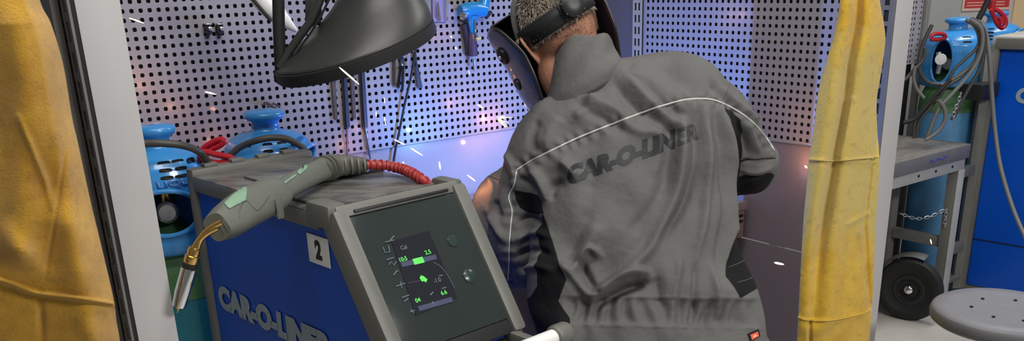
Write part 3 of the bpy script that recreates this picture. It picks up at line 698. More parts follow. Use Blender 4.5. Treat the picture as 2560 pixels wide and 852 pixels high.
MB().box(mp(-.40, WID*.55, ZT+.003), L_, W_, ZZ, .13, WID-.10, .006, .002).build('rubber_mat', M['grey_dust'], wm)
# front bezel along the slope
SL = .325
def fp(s, w, n=0): return MF+ZZ*ZT+SD*s+W_*w+NF*n
bz = MB()
bz.box(fp(SL/2, .014, -.012), SD, W_, NF, SL+.01, .034, .060, .010); bz.build('bezel_side_bar', M['grey_frame'], wm)
MB().box(fp(SL/2, WID-.014, -.012), SD, W_, NF, SL+.01, .034, .060, .010).build('bezel_side_bar', M['grey_frame'], wm)
MB().box(fp(-.002, WID/2, -.014), SD, W_, NF, .026, WID-.02, .05, .006).build('bezel_top_bar', M['grey_frame'], wm)
MB().box(mp(-.040, .016, ZT-.004), L_, W_, ZZ, .085, .046, .050, .012).build('corner_guard', M['grey_frame'], wm)
MB().box(mp(-.030, WID-.012, ZT-.002), L_, W_, ZZ, .070, .036, .040, .012).build('corner_guard', M['grey_frame'], wm)
MB().box(fp(.004, WID/2, .014), SD, W_, NF, .006, WID-.09, .004, .001).build('dark_slot', M['ink'], wm)
gl = MB().box(fp(.155, WID/2, .004), SD, W_, NF, .285, WID-.052, .012, .002).build('control_panel', M['glass'], wm)
MB().box(fp(SL-.012, WID/2, .002), SD, W_, NF, .03, WID-.052, .016, .003).build('bezel_bottom_bar', M['blackmatte'], wm)
lo = fp(SL, 0)
for w0 in (.014, WID-.014):
    MB().box(MF+W_*w0+L_*((lo-MF).dot(L_)-.014)+ZZ*((lo.z+.2)/2), L_, W_, ZZ, .034, .036, lo.z-.2, .008).build('bezel_lower_bar', M['grey_frame'], wm)
MB().box(MF+W_*WID/2+L_*((lo-MF).dot(L_)-.006)+ZZ*(lo.z/2+.1), L_, W_, ZZ, .02, WID-.05, lo.z-.22, .003).build('lower_front_panel', M['black'], wm)
# handle: white tube, grey end caps, brackets
hz = aty(1385, 832, 1.735).z; hl, hw = .262, WID+.018
def hp(w, l=hl): return mp(l, w, hz)
MB().tube([hp(-.03), hp(hw)], .0175, 24).build('handle_tube', mat('handle_white', sc(232, 232, 228), .35), wm)
for w0, w1 in ((hw-.012, hw+.028), (-.058, -.022)):
    MB().lathe([(.0, 0), (.020, 0), (.0235, .003), (.0245, .008), (.0245, w1-w0-.006), (.022, w1-w0), (0, w1-w0)], hp(w0), W_, 28).build('handle_end_cap', M['grey_frame'], wm)
for w0 in (.03, WID-.03):
    MB().box(mp(.215, w0, hz-.01), L_, W_, ZZ, .11, .022, .028, .005).build('handle_bracket', M['grey_frame'], wm)
# base, axle, wheels (below the frame)
MB().box(mp(-LEN/2+.08, WID/2, .15), L_, W_, ZZ, LEN+.12, WID+.02, .05, .01).build('undercarriage', M['grey_frame'], wm)
for l0, w0 in ((-.5, -.03), (-.5, WID+.03), (.12, .02), (.12, WID-.02)):
    rw = .11 if l0 < 0 else .062
    wh = MB().lathe([(0, -.02), (rw*.5, -.02), (rw*.55, -.014), (rw*.8, -.014), (rw*.85, -.02), (rw*.97, -.018), (rw, -.008), (rw, .008), (rw*.97, .018), (rw*.85, .02), (rw*.8, .014), (rw*.55, .014), (rw*.5, .02), (0, .02)], mp(l0, w0, rw), W_, 32).build('wheel', M['blackmatte'], wm)
    if l0 > 0: MB().box(mp(l0, w0, .128), L_, W_, ZZ, .04, .05, .02, .004).build('caster_plate', M['zinc'], wm)
# number sticker and lettering on the left side panel
SP = MF+W_*.0075
def onS(px, py): return on_plane(px, py, SP, W_)
stk = [(766, 586), (821, 601), (831, 665), (776, 650)]
c4 = [onS(x, y) for x, y in stk]; cc4 = sum(c4, Vector())/4
MB().box(cc4-W_*.0012, L_, ZZ, W_, abs((c4[1]-c4[0]).dot(L_))*.97, .060, .0012, .0003).build('number_sticker', M['sticker'], wm)
place_text('2', cc4-L_*.0125-ZZ*.017-W_*.0022, L_, ZZ, .036, M['ink'], wm, 'sticker_number', width=.024, offset=.055, thick=-.0)
b0 = onS(551, 762); b1_ = onS(834, 884); t0 = onS(541, 706)
wd = (b1_-b0).dot(L_); hgt = .052
tx = place_text('CAR-O-LINER', b0-W_*.0012, L_, ZZ, hgt, M['letter'], wm, 'side_lettering', width=wd, offset=.075, shear=.06)
place_text('®', b0+L_*(wd+.004)+ZZ*.032-W_*.0012, L_, ZZ, .016, M['letter'], wm, 'registered_mark', offset=.01)
# control panel read-outs, lying on the glass
GP = fp(.155, WID/2, .0108)
def onG(px, py): return on_plane(px, py, GP, NF)
gx = (onG(1100, 640)-onG(1000, 668)).normalized(); gx = (W_).normalized(); gy = -SD
DISP = mat('display_face', sc(34, 36, 42), .2, coat=.4); LG = mat('display_green', sc(90, 220, 90), .4, emit=sc(90, 220, 90), es=.55)
LW = mat('display_icons', sc(100, 110, 120), .4, emit=sc(110, 120, 135), es=.15); LB = mat('display_bar', sc(58, 62, 84), .4, emit=sc(60, 64, 88), es=.3)
disp = MB().prism([onG(x, y) for x, y in ((978, 603), (1072, 577), (1143, 742), (1040, 790))], NF*.0006).build('display', DISP, gl, sm=False)
def gbar(a, b, h, m, name): # bar on the glass between two picture points, h metres tall
    p, q = onG(*a), onG(*b); d = (q-p).normalized(); n = d.cross(NF).normalized()
    return MB().prism([p-n*h/2+NF*.001, q-n*h/2+NF*.001, q+n*h/2+NF*.001, p+n*h/2+NF*.001], NF*.0005).build(name, m, gl, sm=False)
gbar((1003, 662), (1090, 642), .010, LB, 'slider_bar'); gbar((1046, 772), (1130, 748), .010, LB, 'slider_bar')
gbar((1033, 655), (1058, 649), .012, LG, 'green_slider'); gbar((1082, 760), (1084, 759), .011, LW, 'slider_mark')
gbar((1050, 692), (1066, 702), .008, LG, 'green_icon'); gbar((1053, 702), (1060, 692), .006, LG, 'green_icon'); gbar((1020, 708), (1048, 702), .0012, LB, 'thin_line')
for body, x, y, hh, m in (('10.5', 1000, 655, .0085, LG), ('2.5', 1064, 637, .0085, LG), ('-1.0', 1085, 708, .0085, LW), ('04', 1040, 757, .0085, LG), ('6.6', 1104, 738, .0085, LG), ('Cal', 1003, 625, .008, LW)):
    place_text(body, onG(x, y), gx, gy, hh, m, gl, 'display_digits', thick=.0012, offset=.01)
for pts in (((957, 618), (962, 632), (974, 630), (970, 614)), ((966, 650), (984, 644)), ((972, 662), (978, 654), (984, 664), (990, 654)), ((984, 688), (992, 676), (996, 680)), ((990, 716), (1012, 708)), ((1000, 704), (1004, 720)),
            ((1004, 744), (1022, 738)), ((1010, 754), (1020, 746)), ((1024, 780), (1036, 776)), ((1026, 774), (1034, 783)), ((975, 600), (985, 590)), ((962, 606), (984, 600)), ((1075, 738), (1082, 730)), ((1104, 722), (1114, 718)), ((1096, 690), (1106, 688)), ((1008, 648), (1014, 646))):
    MB().tube([onG(x, y)+NF*.001 for x, y in pts], .0011, 5).build('panel_icon', LW, gl)
for x, y, r in ((1132, 602, .0125), (1175, 690, .0155)):
    MB().lathe([(0, .0), (r, 0), (r*1.02, .0015), (r*.9, .003), (0, .0035)], onG(x, y)-NF*.001, NF, 32).build('touch_dial', M['knob'], gl)
MB().tube([onG(x, y)+NF*.0006 for x, y in [tuple(q) for q in spline([(1083, 655), (1103, 668), (1120, 690), (1136, 720)], 5)]], .0006, 4).build('glass_scratch', LW, gl)

# ------------------------------------------------------------------ welding torch lying on the machine
wt = thing('welding_torch', 'grey and green welding torch with brass neck lying on top of the blue machine', 'welding torch', atz(750, 450, 1.19))
def tz(x, y, z=1.217): return atz(x, y, z)
hd = spline([(543, 568, .0235, .020), (549, 564, .0260, .022), (574, 548, .0325, .026), (600, 530, .0355, .028), (636, 509, .0375, .029), (668, 494, .0360, .028), (690, 484, .0315, .026), (698, 478, .0260, .022)], 5)
def tl(sec, n=20): return [tz(q[0], q[1]) for q in sec], [(q[2], q[3]) for q in sec]
def torch_part(name, sec, m, n=24, attr=True, sq=1.0):
    pts, rad = tl(sec)
    mb = MB(); P0 = pts; up = (pts[0]-CAM).normalized()
    # cross-sections: first radius across the axis in view, second along the view
    T = [(pts[min(i+1, len(pts)-1)]-pts[max(i-1, 0)]).normalized() for i in range(len(pts))]; vs = []
    for i, p_ in enumerate(pts):
        x = up.cross(T[i]).normalized(); y = T[i].cross(x)
        for k in range(n):
            a = 2*PI*k/n; ca, sa = math.cos(a), math.sin(a); e = .62
            vs.append(p_+x*math.copysign(abs(ca)**e, ca)*rad[i][0]*.97+y*math.copysign(abs(sa)**e, sa)*rad[i][1])
    mm = len(pts)
    fs = [(i*n+k, i*n+(k+1) % n, (i+1)*n+(k+1) % n, (i+1)*n+k) for i in range(mm-1) for k in range(n)]+[tuple(range(n-1, -1, -1)), tuple(range((mm-1)*n, mm*n))]
    mb.v = [tuple(v) for v in vs]; mb.f = fs; return mb.build(name, m, wt, ang=50)
o_ = torch_part('torch_head', hd, M['torch'])
torch_part('handle_grip', spline([(692, 484, .0225, .021), (700, 478, .0238, .022), (735, 459, .0232, .022), (775, 438, .0242, .022), (800, 426, .0255, .023), (806, 424, .023, .022)], 5), M['torch'])
for q in ((804, 424, .0265), (815, 420, .0285), (826, 418, .0285)):
    pts, _ = [tz(q[0]-5, q[1]+2), tz(q[0]+4, q[1]-2)], 0
    MB().tube(pts, q[2]*.98, 24).build('swivel_ring', M['torchboot'], wt)
torch_part('cable_boot', spline([(828, 417, .0255, .024), (845, 414, .0245, .023), (870, 412, .022, .021), (895, 412, .0185, .017), (918, 412, .0155, .015)], 4), M['torchboot'])
for x in (848, 864, 880, 896, 912):
    k = (x-828)/90; MB().tube([tz(x-2.6, 413), tz(x+2.6, 412.6)], .0272-.0105*k, 22).build('boot_rib', M['torch'], wt)
mt = M['torch']
TR = tz(640, 505); TY = (TR-CAM).normalized()
def decal_on(name, poly, m, parent, srcs, off=.0012, step=6):
    """thin inlay following the surface of srcs below a picture outline"""
    bv = []; dg = bpy.context.evaluated_depsgraph_get(); bpy.context.view_layer.update()
    for s in srcs: bv.append(BVHTree.FromObject(s, bpy.context.evaluated_depsgraph_get()))
    xs = [p[0] for p in poly]; ys = [p[1] for p in poly]; nx = int((max(xs)-min(xs))/step)+2; ny = int((max(ys)-min(ys))/step)+2
    bm = bmesh.new(); vv = [bm.verts.new((x, y, 0)) for x, y in poly]; bm.faces.new(vv)
    for k in range(1, nx): bmesh.ops.bisect_plane(bm, geom=bm.verts[:]+bm.edges[:]+bm.faces[:], plane_co=(min(xs)+k*step, 0, 0), plane_no=(1, 0, 0))
    for k in range(1, ny): bmesh.ops.bisect_plane(bm, geom=bm.verts[:]+bm.edges[:]+bm.faces[:], plane_co=(0, min(ys)+k*step, 0), plane_no=(0, 1, 0))
    last = None
    for v in bm.verts:
        d = ray(v.co.x, v.co.y).normalized(); best = None
        for b in bv:
            h = b.ray_cast(CAM, d)
            if h[0] is not None and (best is None or h[3] < best[3]): best = h
        if best is not None: v.co = best[0]-d*off; last = best[3]
        else: v.co = CAM+d*((last or 2)-off)
    me = bpy.data.meshes.new(name); bm.to_mesh(me); bm.free(); me.materials.append(m); smooth(me, 60)
    o = bpy.data.objects.new(name, me); C.objects.link(o); attach(o, parent); sd = o.modifiers.new('t', 'SOLIDIFY'); sd.thickness = .0012
    return o
gri = [o for o in bpy.data.objects if o.parent == wt and o.name.startswith('handle_grip')][0]
GI = mat('torch_green_inlay', M['green_inlay'], .45, 0, .04, 30, bump=.3, bscale=900)
decal_on('green_inlay', [(559, 507), (585, 484), (611, 465), (618, 471), (615, 500), (573, 522)], GI, wt, [o_])
decal_on('green_inlay', [(742, 430), (756, 415), (769, 411), (768, 421), (750, 437)], GI, wt, [gri])
decal_on('green_stripe', [(700, 462), (740, 434), (741, 439), (702, 467)], GI, wt, [gri])
for pl in (((598, 545), (600, 520), (616, 502), (640, 525), (655, 515), (672, 490)), ((560, 560), (572, 580)), ((545, 555), (560, 585))):
    bvh = BVHTree.FromObject(o_, bpy.context.evaluated_depsgraph_get()); pts = []
    for x, y in [tuple(q) for q in spline(pl, 5)]:
        h = bvh.ray_cast(CAM, ray(x, y).normalized())
        if h[0] is not None: pts.append(h[0])
    if len(pts) > 2: MB().tube(pts, .0011, 5).build('moulding_seam', M['torchboot'], wt)
MB().box(tz(700, 520, 1.205), (tz(760, 450)-tz(700, 478)).normalized(), ZZ, W_, .006, .040, .012, .002).build('trigger_guard', M['torch'], wt)
Yn = tz(537, 572).y
nk = [tuple(aty(x, y, Yn-.004*i)) for i, (x, y) in enumerate(((548, 562), (525, 574), (506, 590), (492, 612), (484, 634)))]
q = ir*.0062
MB().tube([Vector(p)+q*.55+iu*.0045 for p in spline(nk, 5)], .0056, 12).build('neck_tube', M['brass'], wt)
MB().tube([Vector(p)-q*.55-iu*.0045 for p in spline(nk, 5)], .0056, 12).build('neck_tube', M['brass'], wt)
ax_ = (aty(450, 760, Yn-.03)-aty(484, 632, Yn-.016)).normalized(); o0 = aty(485, 624, Yn-.016)
MB().lathe([(0, -.004), (.009, -.004), (.0105, 0), (.0105, .010), (.0125, .011), (.0125, .022), (.0105, .025), (0, .025)], o0, ax_, 12).build('brass_nut', M['brass'], wt)
MB().lathe([(0, .024), (.012, .025), (.0124, .029), (.012, .033), (0, .033)], o0, ax_, 24).build('insulator_ring', M['blackmatte'], wt)
MB().lathe([(.0, .032), (.0125, .033), (.0132, .036), (.0132, .074), (.0118, .096), (.0108, .101), (.009, .101), (.009, .07)], o0, ax_, 28).build('gas_nozzle', M['chrome'], wt)
MB().lathe([(0, .078), (.0045, .078), (.0045, .103), (.003, .106), (.0014, .107), (.0014, .112), (0, .112)], o0, ax_, 12).build('contact_tip', M['brass'], wt)
# red spiral-wrapped hose
hs = spline([tuple(tz(905, 413, 1.217)), tuple(tz(940, 412, 1.215)), tuple(tz(975, 415, 1.21)), tuple(tz(1010, 424, 1.205)), tuple(tz(1042, 440, 1.20)), tuple(tz(1068, 462, 1.18)), tuple(tz(1076, 500, 1.10)), tuple(tz(1072, 560, 1.0)), tuple(tz(1060, 600, .9))], 10)
hp_ = [Vector(p) for p in hs]
MB().tube(hp_, .0095, 16).build('torch_hose', M['redhose'], wt)
sp = []; L0_ = 0; x_ = None
for i in range(len(hp_)-1):
    a, b = hp_[i], hp_[i+1]; T = (b-a).normalized(); x_ = ZZ.cross(T).normalized(); y_ = T.cross(x_)
    for k in range(10):
        s = L0_+(b-a).length*k/10; an = s/.013*2*PI; sp.append(a+(b-a)*k/10+(x_*math.cos(an)+y_*math.sin(an))*.0098)
    L0_ += (b-a).length
MB().tube(sp, .0028, 6).build('spiral_wrap', M['redhose'], wt)
MB().tube([hp_[0], hp_[3]], .0135, 16).build('hose_sleeve', M['blackmatte'], wt)

# ------------------------------------------------------------------ work bench inside the booth, added stand with a shadow plate (mostly behind the worker)
wb = thing('workbench', 'brown steel workbench standing in the back corner behind the worker', 'workbench', booth(.36, .40, 0))
MB().box(booth(.358, .405, .82), DA, DB, ZZ, .67, .79, .028, .003).build('bench_top', M['benchtop'], wb)
ap = MB().box(booth(.358, .405, .755), DA, DB, ZZ, .66, .776, .10, .002).build('apron', M['bench'], wb)
for k in range(8):
    MB().box(booth(.06+k*.08, .793, .785), DA, DB, ZZ, .05, .004, .010, .001).build('apron_slot', M['ink'], ap, sm=False)
    if k < 8: MB().box(booth(.06+k*.08, .793, .765), DA, DB, ZZ, .05, .004, .010, .001).build('apron_slot', M['ink'], ap, sm=False)
for a, b in ((.05, .05), (.64, .05), (.05, .745), (.64, .745)):
    MB().box(booth(a, b, .353), DA, DB, ZZ, .045, .045, .706, .003).build('leg', M['bench'], wb)
MB().box(booth(.345, .74, .42), DA, DB, ZZ, .60, .02, .5, .002).build('front_panel', M['bench'], wb)
ws = thing('shadow_stand', 'added unseen steel plate on a stand on the workbench, shading the right wall', 'stand', booth(.30, .70, .834))
MB().box(booth(.30, .70, .842), DA, DB, ZZ, .10, .14, .014, .002).build('stand_base', M['darksteel'], ws)
MB().box(booth(.30, .7075, 1.09), DA, DB, ZZ, .006, .120, .49, .001).build('shadow_plate', M['zinc'], ws)  # unseen plate, added to cast the upright shadow on the right wall

# ------------------------------------------------------------------ behind the right post: neighbouring work area
wbk = MB().box(Vector((3.4, 7.2, 1.6)), Vector((1, 0, 0)), Vector((0, 1, 0)), ZZ, 8, .1, 3.2).build('wall_back', mat('hall_wall', sc(196, 194, 198), .6), sm=False); struct(wbk)
cbp = aty(2360, 60, 5.4)
cb_ = thing('grey_cabinet', 'tall plain grey steel cabinet behind the blue guarded gas cylinder', 'cabinet', (cbp.x, cbp.y+.25, 0))
MB().box(Vector((aty(2325, 60, 5.4).x, cbp.y+.25, .95)), Vector((1, 0, 0)), Vector((0, 1, 0)), ZZ, aty(2398, 60, 5.4).x-aty(2252, 60, 5.4).x, .5, 1.9, .004).build('cabinet_body', M['hallwall'], cb_)
MB().box(Vector((aty(2318, 60, 5.4).x, cbp.y-.004, .95)), Vector((1, 0, 0)), Vector((0, 1, 0)), ZZ, .008, .006, 1.86).build('door_gap', M['postdark'], cb_, sm=False)
# its neighbour: perforated panel edge
pe = aty(2316, -20, 4.62)
npn = thing('perforated_screen', 'small far perforated grey screen seen just right of the narrow booth post', 'screen', (pe.x, pe.y, 0))
perforated(Vector((pe.x, pe.y, aty(2316, 150, 4.62).z+.025*22))-DA*PITCH*14, DA, 14, 23, DB, 'perforated_panel', M['peg'], npn, hole=.45)
MB().box(Vector((pe.x, pe.y, 0))-DA*.19-DB*.03+ZZ*.95, DA, DB, ZZ, .36, .004, 1.9).build('shade_backing', M['dark'], npn, sm=False)  # dark sheet puts the shade behind this screen into colour
MB().box(Vector((pe.x, pe.y, 0))+DA*.004+ZZ*.95, DA, DB, ZZ, .022, .03, 1.9, .002).build('edge_post', M['postdark'], npn)
# sign and door on the back wall
sg = thing('warning_sign', 'red safety notice on the far wall above the gas cylinders', 'sign', aty(2465, 5, 7.1))
Ys = 7.13
def wq(x, y): return aty(x, y, Ys)
x0, x1 = wq(2408, 0).x, wq(2528, 0).x; z1 = wq(2465, -70).z; z0 = wq(2465, 26).z
MB().abox((x0, Ys, z0), (x1, Ys+.012, z1), .002).build('sign_board', M['signp'], sg)
MB().abox((x0+.015, Ys-.003, z0+.02), (x1-.012, Ys, z1-.02)).build('red_field', M['sign'], sg, sm=False)
for zz in (.035, .055, .085):
    MB().abox((x0+.03, Ys-.005, z0+zz), (x1-.05, Ys-.003, z0+zz+.006)).build('text_line', M['signp'], sg, sm=False)
dr = MB().abox((wq(2532, 40).x, Ys, 0), (wq(2532, 40).x+.9, Ys+.02, 2.1), .003).build('door_1', M['cream'], sm=False); struct(dr)
fr = MB().abox((wq(2532, 40).x+.17, Ys-.02, 0), (wq(2532, 40).x+.20, Ys, 2.2), .002).build('door_strip', M['postdark'], dr, sm=False)

# gas cylinders C and D
pC = aty(2378, 200, 4.47); zC = aty(2385, 42, 4.47).z; aC = math.atan2(-pC.y, -pC.x)
tC, oC, zC0 = cylinder('blue gas cylinder with green shoulder under a coil of cable, behind the work table', pC.x, pC.y, zC, .148, M['cyl_blue'], M['cyl_green'], 0, 'gas cylinders with blue guards', open_dir=(math.cos(aC-.36), math.sin(aC-.36), 0), oz=.11, oh=.10, oa=19, capr=.058)
red = MB(); loop(red, [(2325, 96), (2333, 86), (2350, 84), (2362, 88), (2360, 96), (2340, 99), (2326, 98)], 4.30, .009); red.build('red_lever', M['red'], tC)
MB().lathe([(0, 0), (.022, 0), (.025, .005), (.025, .012), (0, .014)], aty(2352, 147, 4.34), (-Vector((.42, 1, .1))).normalized(), 24).build('pressure_gauge', M['white'], tC)
MB().tube([aty(2347, 130, 4.37), aty(2349, 165, 4.36), aty(2345, 182, 4.37)], .012, 12).build('valve_stem', M['zinc'], tC)
for x, y in ((.35, -.085), (.35, -.105)): slot(oC, zC+y, .148*gr(y), aC+x, .04, .008, tC, name='vent_slot')
pD = aty(2478, 120, 4.85); zD = aty(2468, 26, 4.85).z; aD = math.atan2(-pD.y, -pD.x)
tD, oD, zD0 = cylinder('farthest gas cylinder with a blue guard and a red lever, beside the second blue machine', pD.x, pD.y, zD, .14, M['cyl_blue'], M['cyl_green'], 0, 'gas cylinders with blue guards', open_dir=(math.cos(aD+1.2), math.sin(aD+1.2), 0), oz=.15, oh=.06, capr=.055)
for k in range(4): slot(oD, zD-.085-.016*k, .14*gr(-.085-.016*k), aD-.1, .03, .008, tD, name='vent_slot')
red = MB(); loop(red, [(2476, 24), (2484, 38), (2492, 58), (2505, 70), (2514, 60), (2512, 44), (2500, 30), (2484, 22)], 4.62, .011)
red.tube([aty(2500, 42, 4.62), aty(2503, 60, 4.62)], .016, 10); red.tube([aty(2478, 24, 4.66), aty(2482, 2, 4.66)], .016, 12); red.build('red_lever', M['red'], tD)
MB().tube([aty(x, y, 4.6) for x, y in ((2446, 48), (2458, 26), (2470, 0), (2476, -30))], .014, 10).build('black_hose', M['blackmatte'], tD)
# cable coil
cc_ = thing('cable_coil', 'loops of grey welding cable hanging over the blue guard behind the work table', 'cable', aty(2400, 250, 4.1))
CAB = [([(2415, 50), (2437, 64), (2448, 93), (2446, 127), (2434, 158), (2409, 180), (2375, 203), (2352, 213)], 4.12, .0085, 'cable2'),
       ([(2425, 48), (2452, 70), (2456, 110), (2445, 150), (2420, 190), (2380, 235), (2345, 275), (2316, 348)], 4.08, .0085, 'cable2'),
       ([(2440, 52), (2460, 78), (2462, 120), (2450, 170), (2425, 215), (2400, 262), (2380, 300)], 4.14, .0085, 'cable'),
       ([(2430, 46), (2446, 60), (2452, 88), (2440, 122), (2410, 150), (2385, 175), (2370, 205), (2350, 240), (2300, 300), (2290, 345)], 4.10, .007, 'cable'),
       ([(2330, 62), (2308, 110), (2297, 160), (2312, 200), (2350, 212), (2392, 200), (2425, 168)], 4.20, .0085, 'cable'),
       ([(2262, 200), (2285, 175), (2308, 148), (2312, 120)], 4.10, .008, 'cable'),
       ([(2258, 307), (2285, 298), (2310, 272), (2340, 236), (2376, 200)], 4.08, .009, 'blackmatte'),
       ([(2347, 250), (2361, 272), (2362, 300), (2345, 328), (2314, 350)], 4.06, .0085, 'cable2'),
       ([(2284, 345), (2289, 300), (2316, 262), (2356, 224), (2400, 195)], 4.10, .008, 'cable'),
       ([(2288, 165), (2284, 195), (2292, 222), (2310, 245)], 4.08, .007, 'cable2')]
for pts, Y, r, mm in CAB: MB().tube([aty(q[0], q[1], Y) for q in spline(pts, 7)], r, 10).build('cable_loop', M[mm], cc_)
# second blue machine
bm2 = thing('welding_machine', 'second blue welding machine cut off by the right edge of the picture, grey framed', 'welding machine', aty(2480, 700, 4.2))
Q = aty(2492, 108, 4.3); FD = Vector((.68, -.733, 0)); FN = Vector((-.733, -.68, 0)); ztop2 = Q.z; Qb = Vector((Q.x, Q.y, 0))
MB().box(Qb+FD*.5-FN*.16+ZZ*(ztop2/2+.03), FD, FN, ZZ, .96, .30, ztop2-.08, .004).build('housing', M['blue_far'], bm2)
MB().box(Qb+FD*.49-FN*.16+ZZ*(ztop2+.01), FD, FN, ZZ, 1.02, .34, .045, .012).build('top_cover', mat('frame_top_dusty', sc(176, 172, 166), .4, 0, .1, 9), bm2)
MB().box(Qb-FD*.005+FN*.006-FN*.02+ZZ*(ztop2/2+.02), FD, FN, ZZ, .045, .06, ztop2-.06, .008).build('corner_post', M['grey_frame'], bm2)
MB().box(Qb+FD*.5+FN*.001+ZZ*ztop2, FD, FN, ZZ, 1.0, .035, .05, .008).build('top_rail', M['grey_frame'], bm2)
sz = on_plane(2448, 600, Qb, FN).z
MB().box(Qb+FD*.5-FN*.008+ZZ*sz, FD, FN, ZZ, .955, .004, .004).build('panel_seam', M['ink'], bm2, sm=False)
MB().box(Qb+FD*.45-FN*.16+ZZ*.05, FD, FN, ZZ, .9, .28, .04, .01).build('undercarriage', M['grey_frame'], bm2)
for a, b in ((.05, -.02), (.05, -.30), (.85, -.02), (.85, -.30)):
    MB().lathe([(0, -.014), (.022, -.014), (.033, -.01), (.035, 0), (.033, .01), (.022, .014), (0, .014)], Qb+FD*a+FN*(b-.04)+ZZ*.035, FN, 28).build('wheel', M['blackmatte'], bm2)
    MB().box(Qb+FD*a+FN*(b-.04)+ZZ*.05, FD, FN, ZZ, .02, .04, .03).build('caster_fork', M['zinc'], bm2)
lp = on_plane(2536, 254, Qb-FN*.009, FN)
place_text('CAR-O-LINER', lp, FD, ZZ, .062, M['letter'], bm2, 'side_lettering', width=.56, offset=.055, thick=.001, shear=.06)
# cable lying against it
cx = thing('cable', 'single long grey cable hanging down the front of the second blue machine', 'cable', aty(2482, 240, 4.1))
MB().tube([aty(q[0], q[1], q[2]) for q in spline([(2452, 52, 4.2), (2466, 90, 4.18), (2474, 150, 4.16), (2480, 240, 4.15), (2488, 330, 4.12), (2502, 420, 4.05), (2532, 520, 3.92), (2566, 600, 3.78), (2610, 700, 3.6)], 8)], .0095, 10).build('cable_run', M['cable2'], cx)
# black bracket shelf and dark trolley frame between the cylinder and machine
tf = thing('cylinder_trolley', 'dark grey steel gas cylinder trolley with a big black wheel, behind the grey work table', 'trolley', aty(2400, 700, 4.2))
def bar2(name, p, q, w, d, m, par, Y1=None, ref=-Fw):
    a, b = p, q; y = (b-a).normalized(); x = y.cross(ref).normalized(); n = x.cross(y)
    return MB().box((a+b)/2, y, x, n, (b-a).length, w, d, .003).build(name, m, par)
up0 = aty(2458, 240, 4.30); upb = Vector((up0.x, up0.y, .05)); upt = Vector((up0.x, up0.y, zC0+.15))
bar2('upright', upb, upt, .045, .03, M['grey_frame'], tf)
MB().box(aty(2450, 226, 4.25), DA, DB, ZZ, .16, .10, .07, .006).build('bracket_box', M['black'], tf)
for zz in (.22, .60): MB().box(upb-DA*.05+ZZ*zz, DA, DB, ZZ, .10, .03, .05, .003).build('cross_bar', M['grey_frame'], tf)
MB().box(upb-DA*.2-DB*.16+ZZ*.06, DA, DB, ZZ, .46, .36, .02, .003).build('base_plate', M['grey_frame'], tf)
wc = aty(2272, 731, 4.02); wax = Vector((-.62, -.78, 0)).normalized(); RW = .150; wc.z = RW
wh = MB().lathe([(0, .0), (RW*.30, .0), (RW*.34, .012), (RW*.60, .012), (RW*.70, .022), (RW*.78, .026), (RW*.93, .024), (RW, .010), (RW, -.012), (RW*.93, -.026), (RW*.6, -.02), (0, -.02)], wc, wax, 48).build('wheel', M['blackmatte'], tf)
MB().lathe([(0, .020), (.012, .019), (.020, .014), (.024, .006), (.024, -.002), (0, -.002)], wc+wax*.006, wax, 24).build('hub_cap', M['chrome'], wh)
MB().lathe([(RW*.40, .0145), (RW*.44, .0165), (RW*.48, .0145)], wc, wax, 40).build('wheel_ring', M['black'], wh)
fend = [wc-wax*.03+(ZZ*math.sin(a)+wax.cross(ZZ)*math.cos(a))*(RW+.012) for a in np.linspace(-.2, 1.9, 20)]
MB().tube(fend, [(.006, .045)]*20, 8, upv=tuple(wax)).build('mudguard', M['grey_frame'], tf)
bar2('axle', wc-wax*.02, wc-wax*.42, .02, .02, M['zinc'], tf)
# chain round the cylinder
ch = thing('chain', 'galvanised steel chain hanging across the blue cylinder body under the table', 'chain', aty(2310, 540, 4.15))
def chain(pts, Y, nm):
    P = [aty(q[0], q[1], Y) for q in spline(pts, 8)]; d = [0]
    for a, b in zip(P[:-1], P[1:]): d.append(d[-1]+(b-a).length)
    n = int(d[-1]/.017); mb = MB()
    for i in range(n):
        s = (i+.5)/n*d[-1]; k = max(1, next((j for j in range(len(d)) if d[j] >= s), len(d)-1)); a, b = P[k-1], P[k]; c = a+(b-a)*((s-d[k-1])/max(1e-6, d[k]-d[k-1])); T = (b-a).normalized()
        u = (T.cross(Fw)).normalized() if i % 2 else Fw; r = [c+T*math.cos(q)*.012+u*math.sin(q)*.0062 for q in np.linspace(0, 2*PI, 13)]
        mb.tube(r, .0019, 6, cap=False)
    mb.build(nm, M['zinc'], ch)
chain([(2250, 533), (2290, 546), (2325, 541), (2368, 521)], 4.12, 'link_row'); chain([(2366, 522), (2364, 545), (2362, 568)], 4.12, 'loose_end')
ch2 = ch; ch = thing('chain', 'short steel chain dangling over the green shoulder of the blue cylinder', 'chain', aty(2392, 250, 4.05))
chain([(2402, 232), (2396, 255), (2386, 278), (2384, 300)], 4.05, 'link_row')
# work table
tt = thing('work_table', 'grey steel work table with a scratched dark top, outside the booth on the right', 'table', atz(2340, 380, .0))
T0 = atz(2424, 361, .80); T0.z = 0
TL, TD = .95, .36
def tp_(i, j, z): return T0-DA*i-DB*j+ZZ*z
MB().box(tp_(TL/2, TD/2, .783), DA, DB, ZZ, TL, TD, .034, .002).build('table_top', M['tabletop'], tt)
ed = MB().box(tp_(TL/2, -.003, .772), DA, DB, ZZ, TL, .008, .062, .002).build('front_edge', M['tableedge'], tt)
MB().box(tp_(-.002, TD/2, .772), DA, DB, ZZ, .008, TD, .062, .002).build('side_edge', M['tableedge'], tt)
MB().box(tp_(TL/2, .020, .715), DA, DB, ZZ, TL-.02, .03, .055, .002).build('front_apron', M['tableframe'], tt)
MB().box(tp_(TL/2, TD-.03, .715), DA, DB, ZZ, TL-.02, .03, .055, .002).build('rear_apron', M['tableframe'], tt)
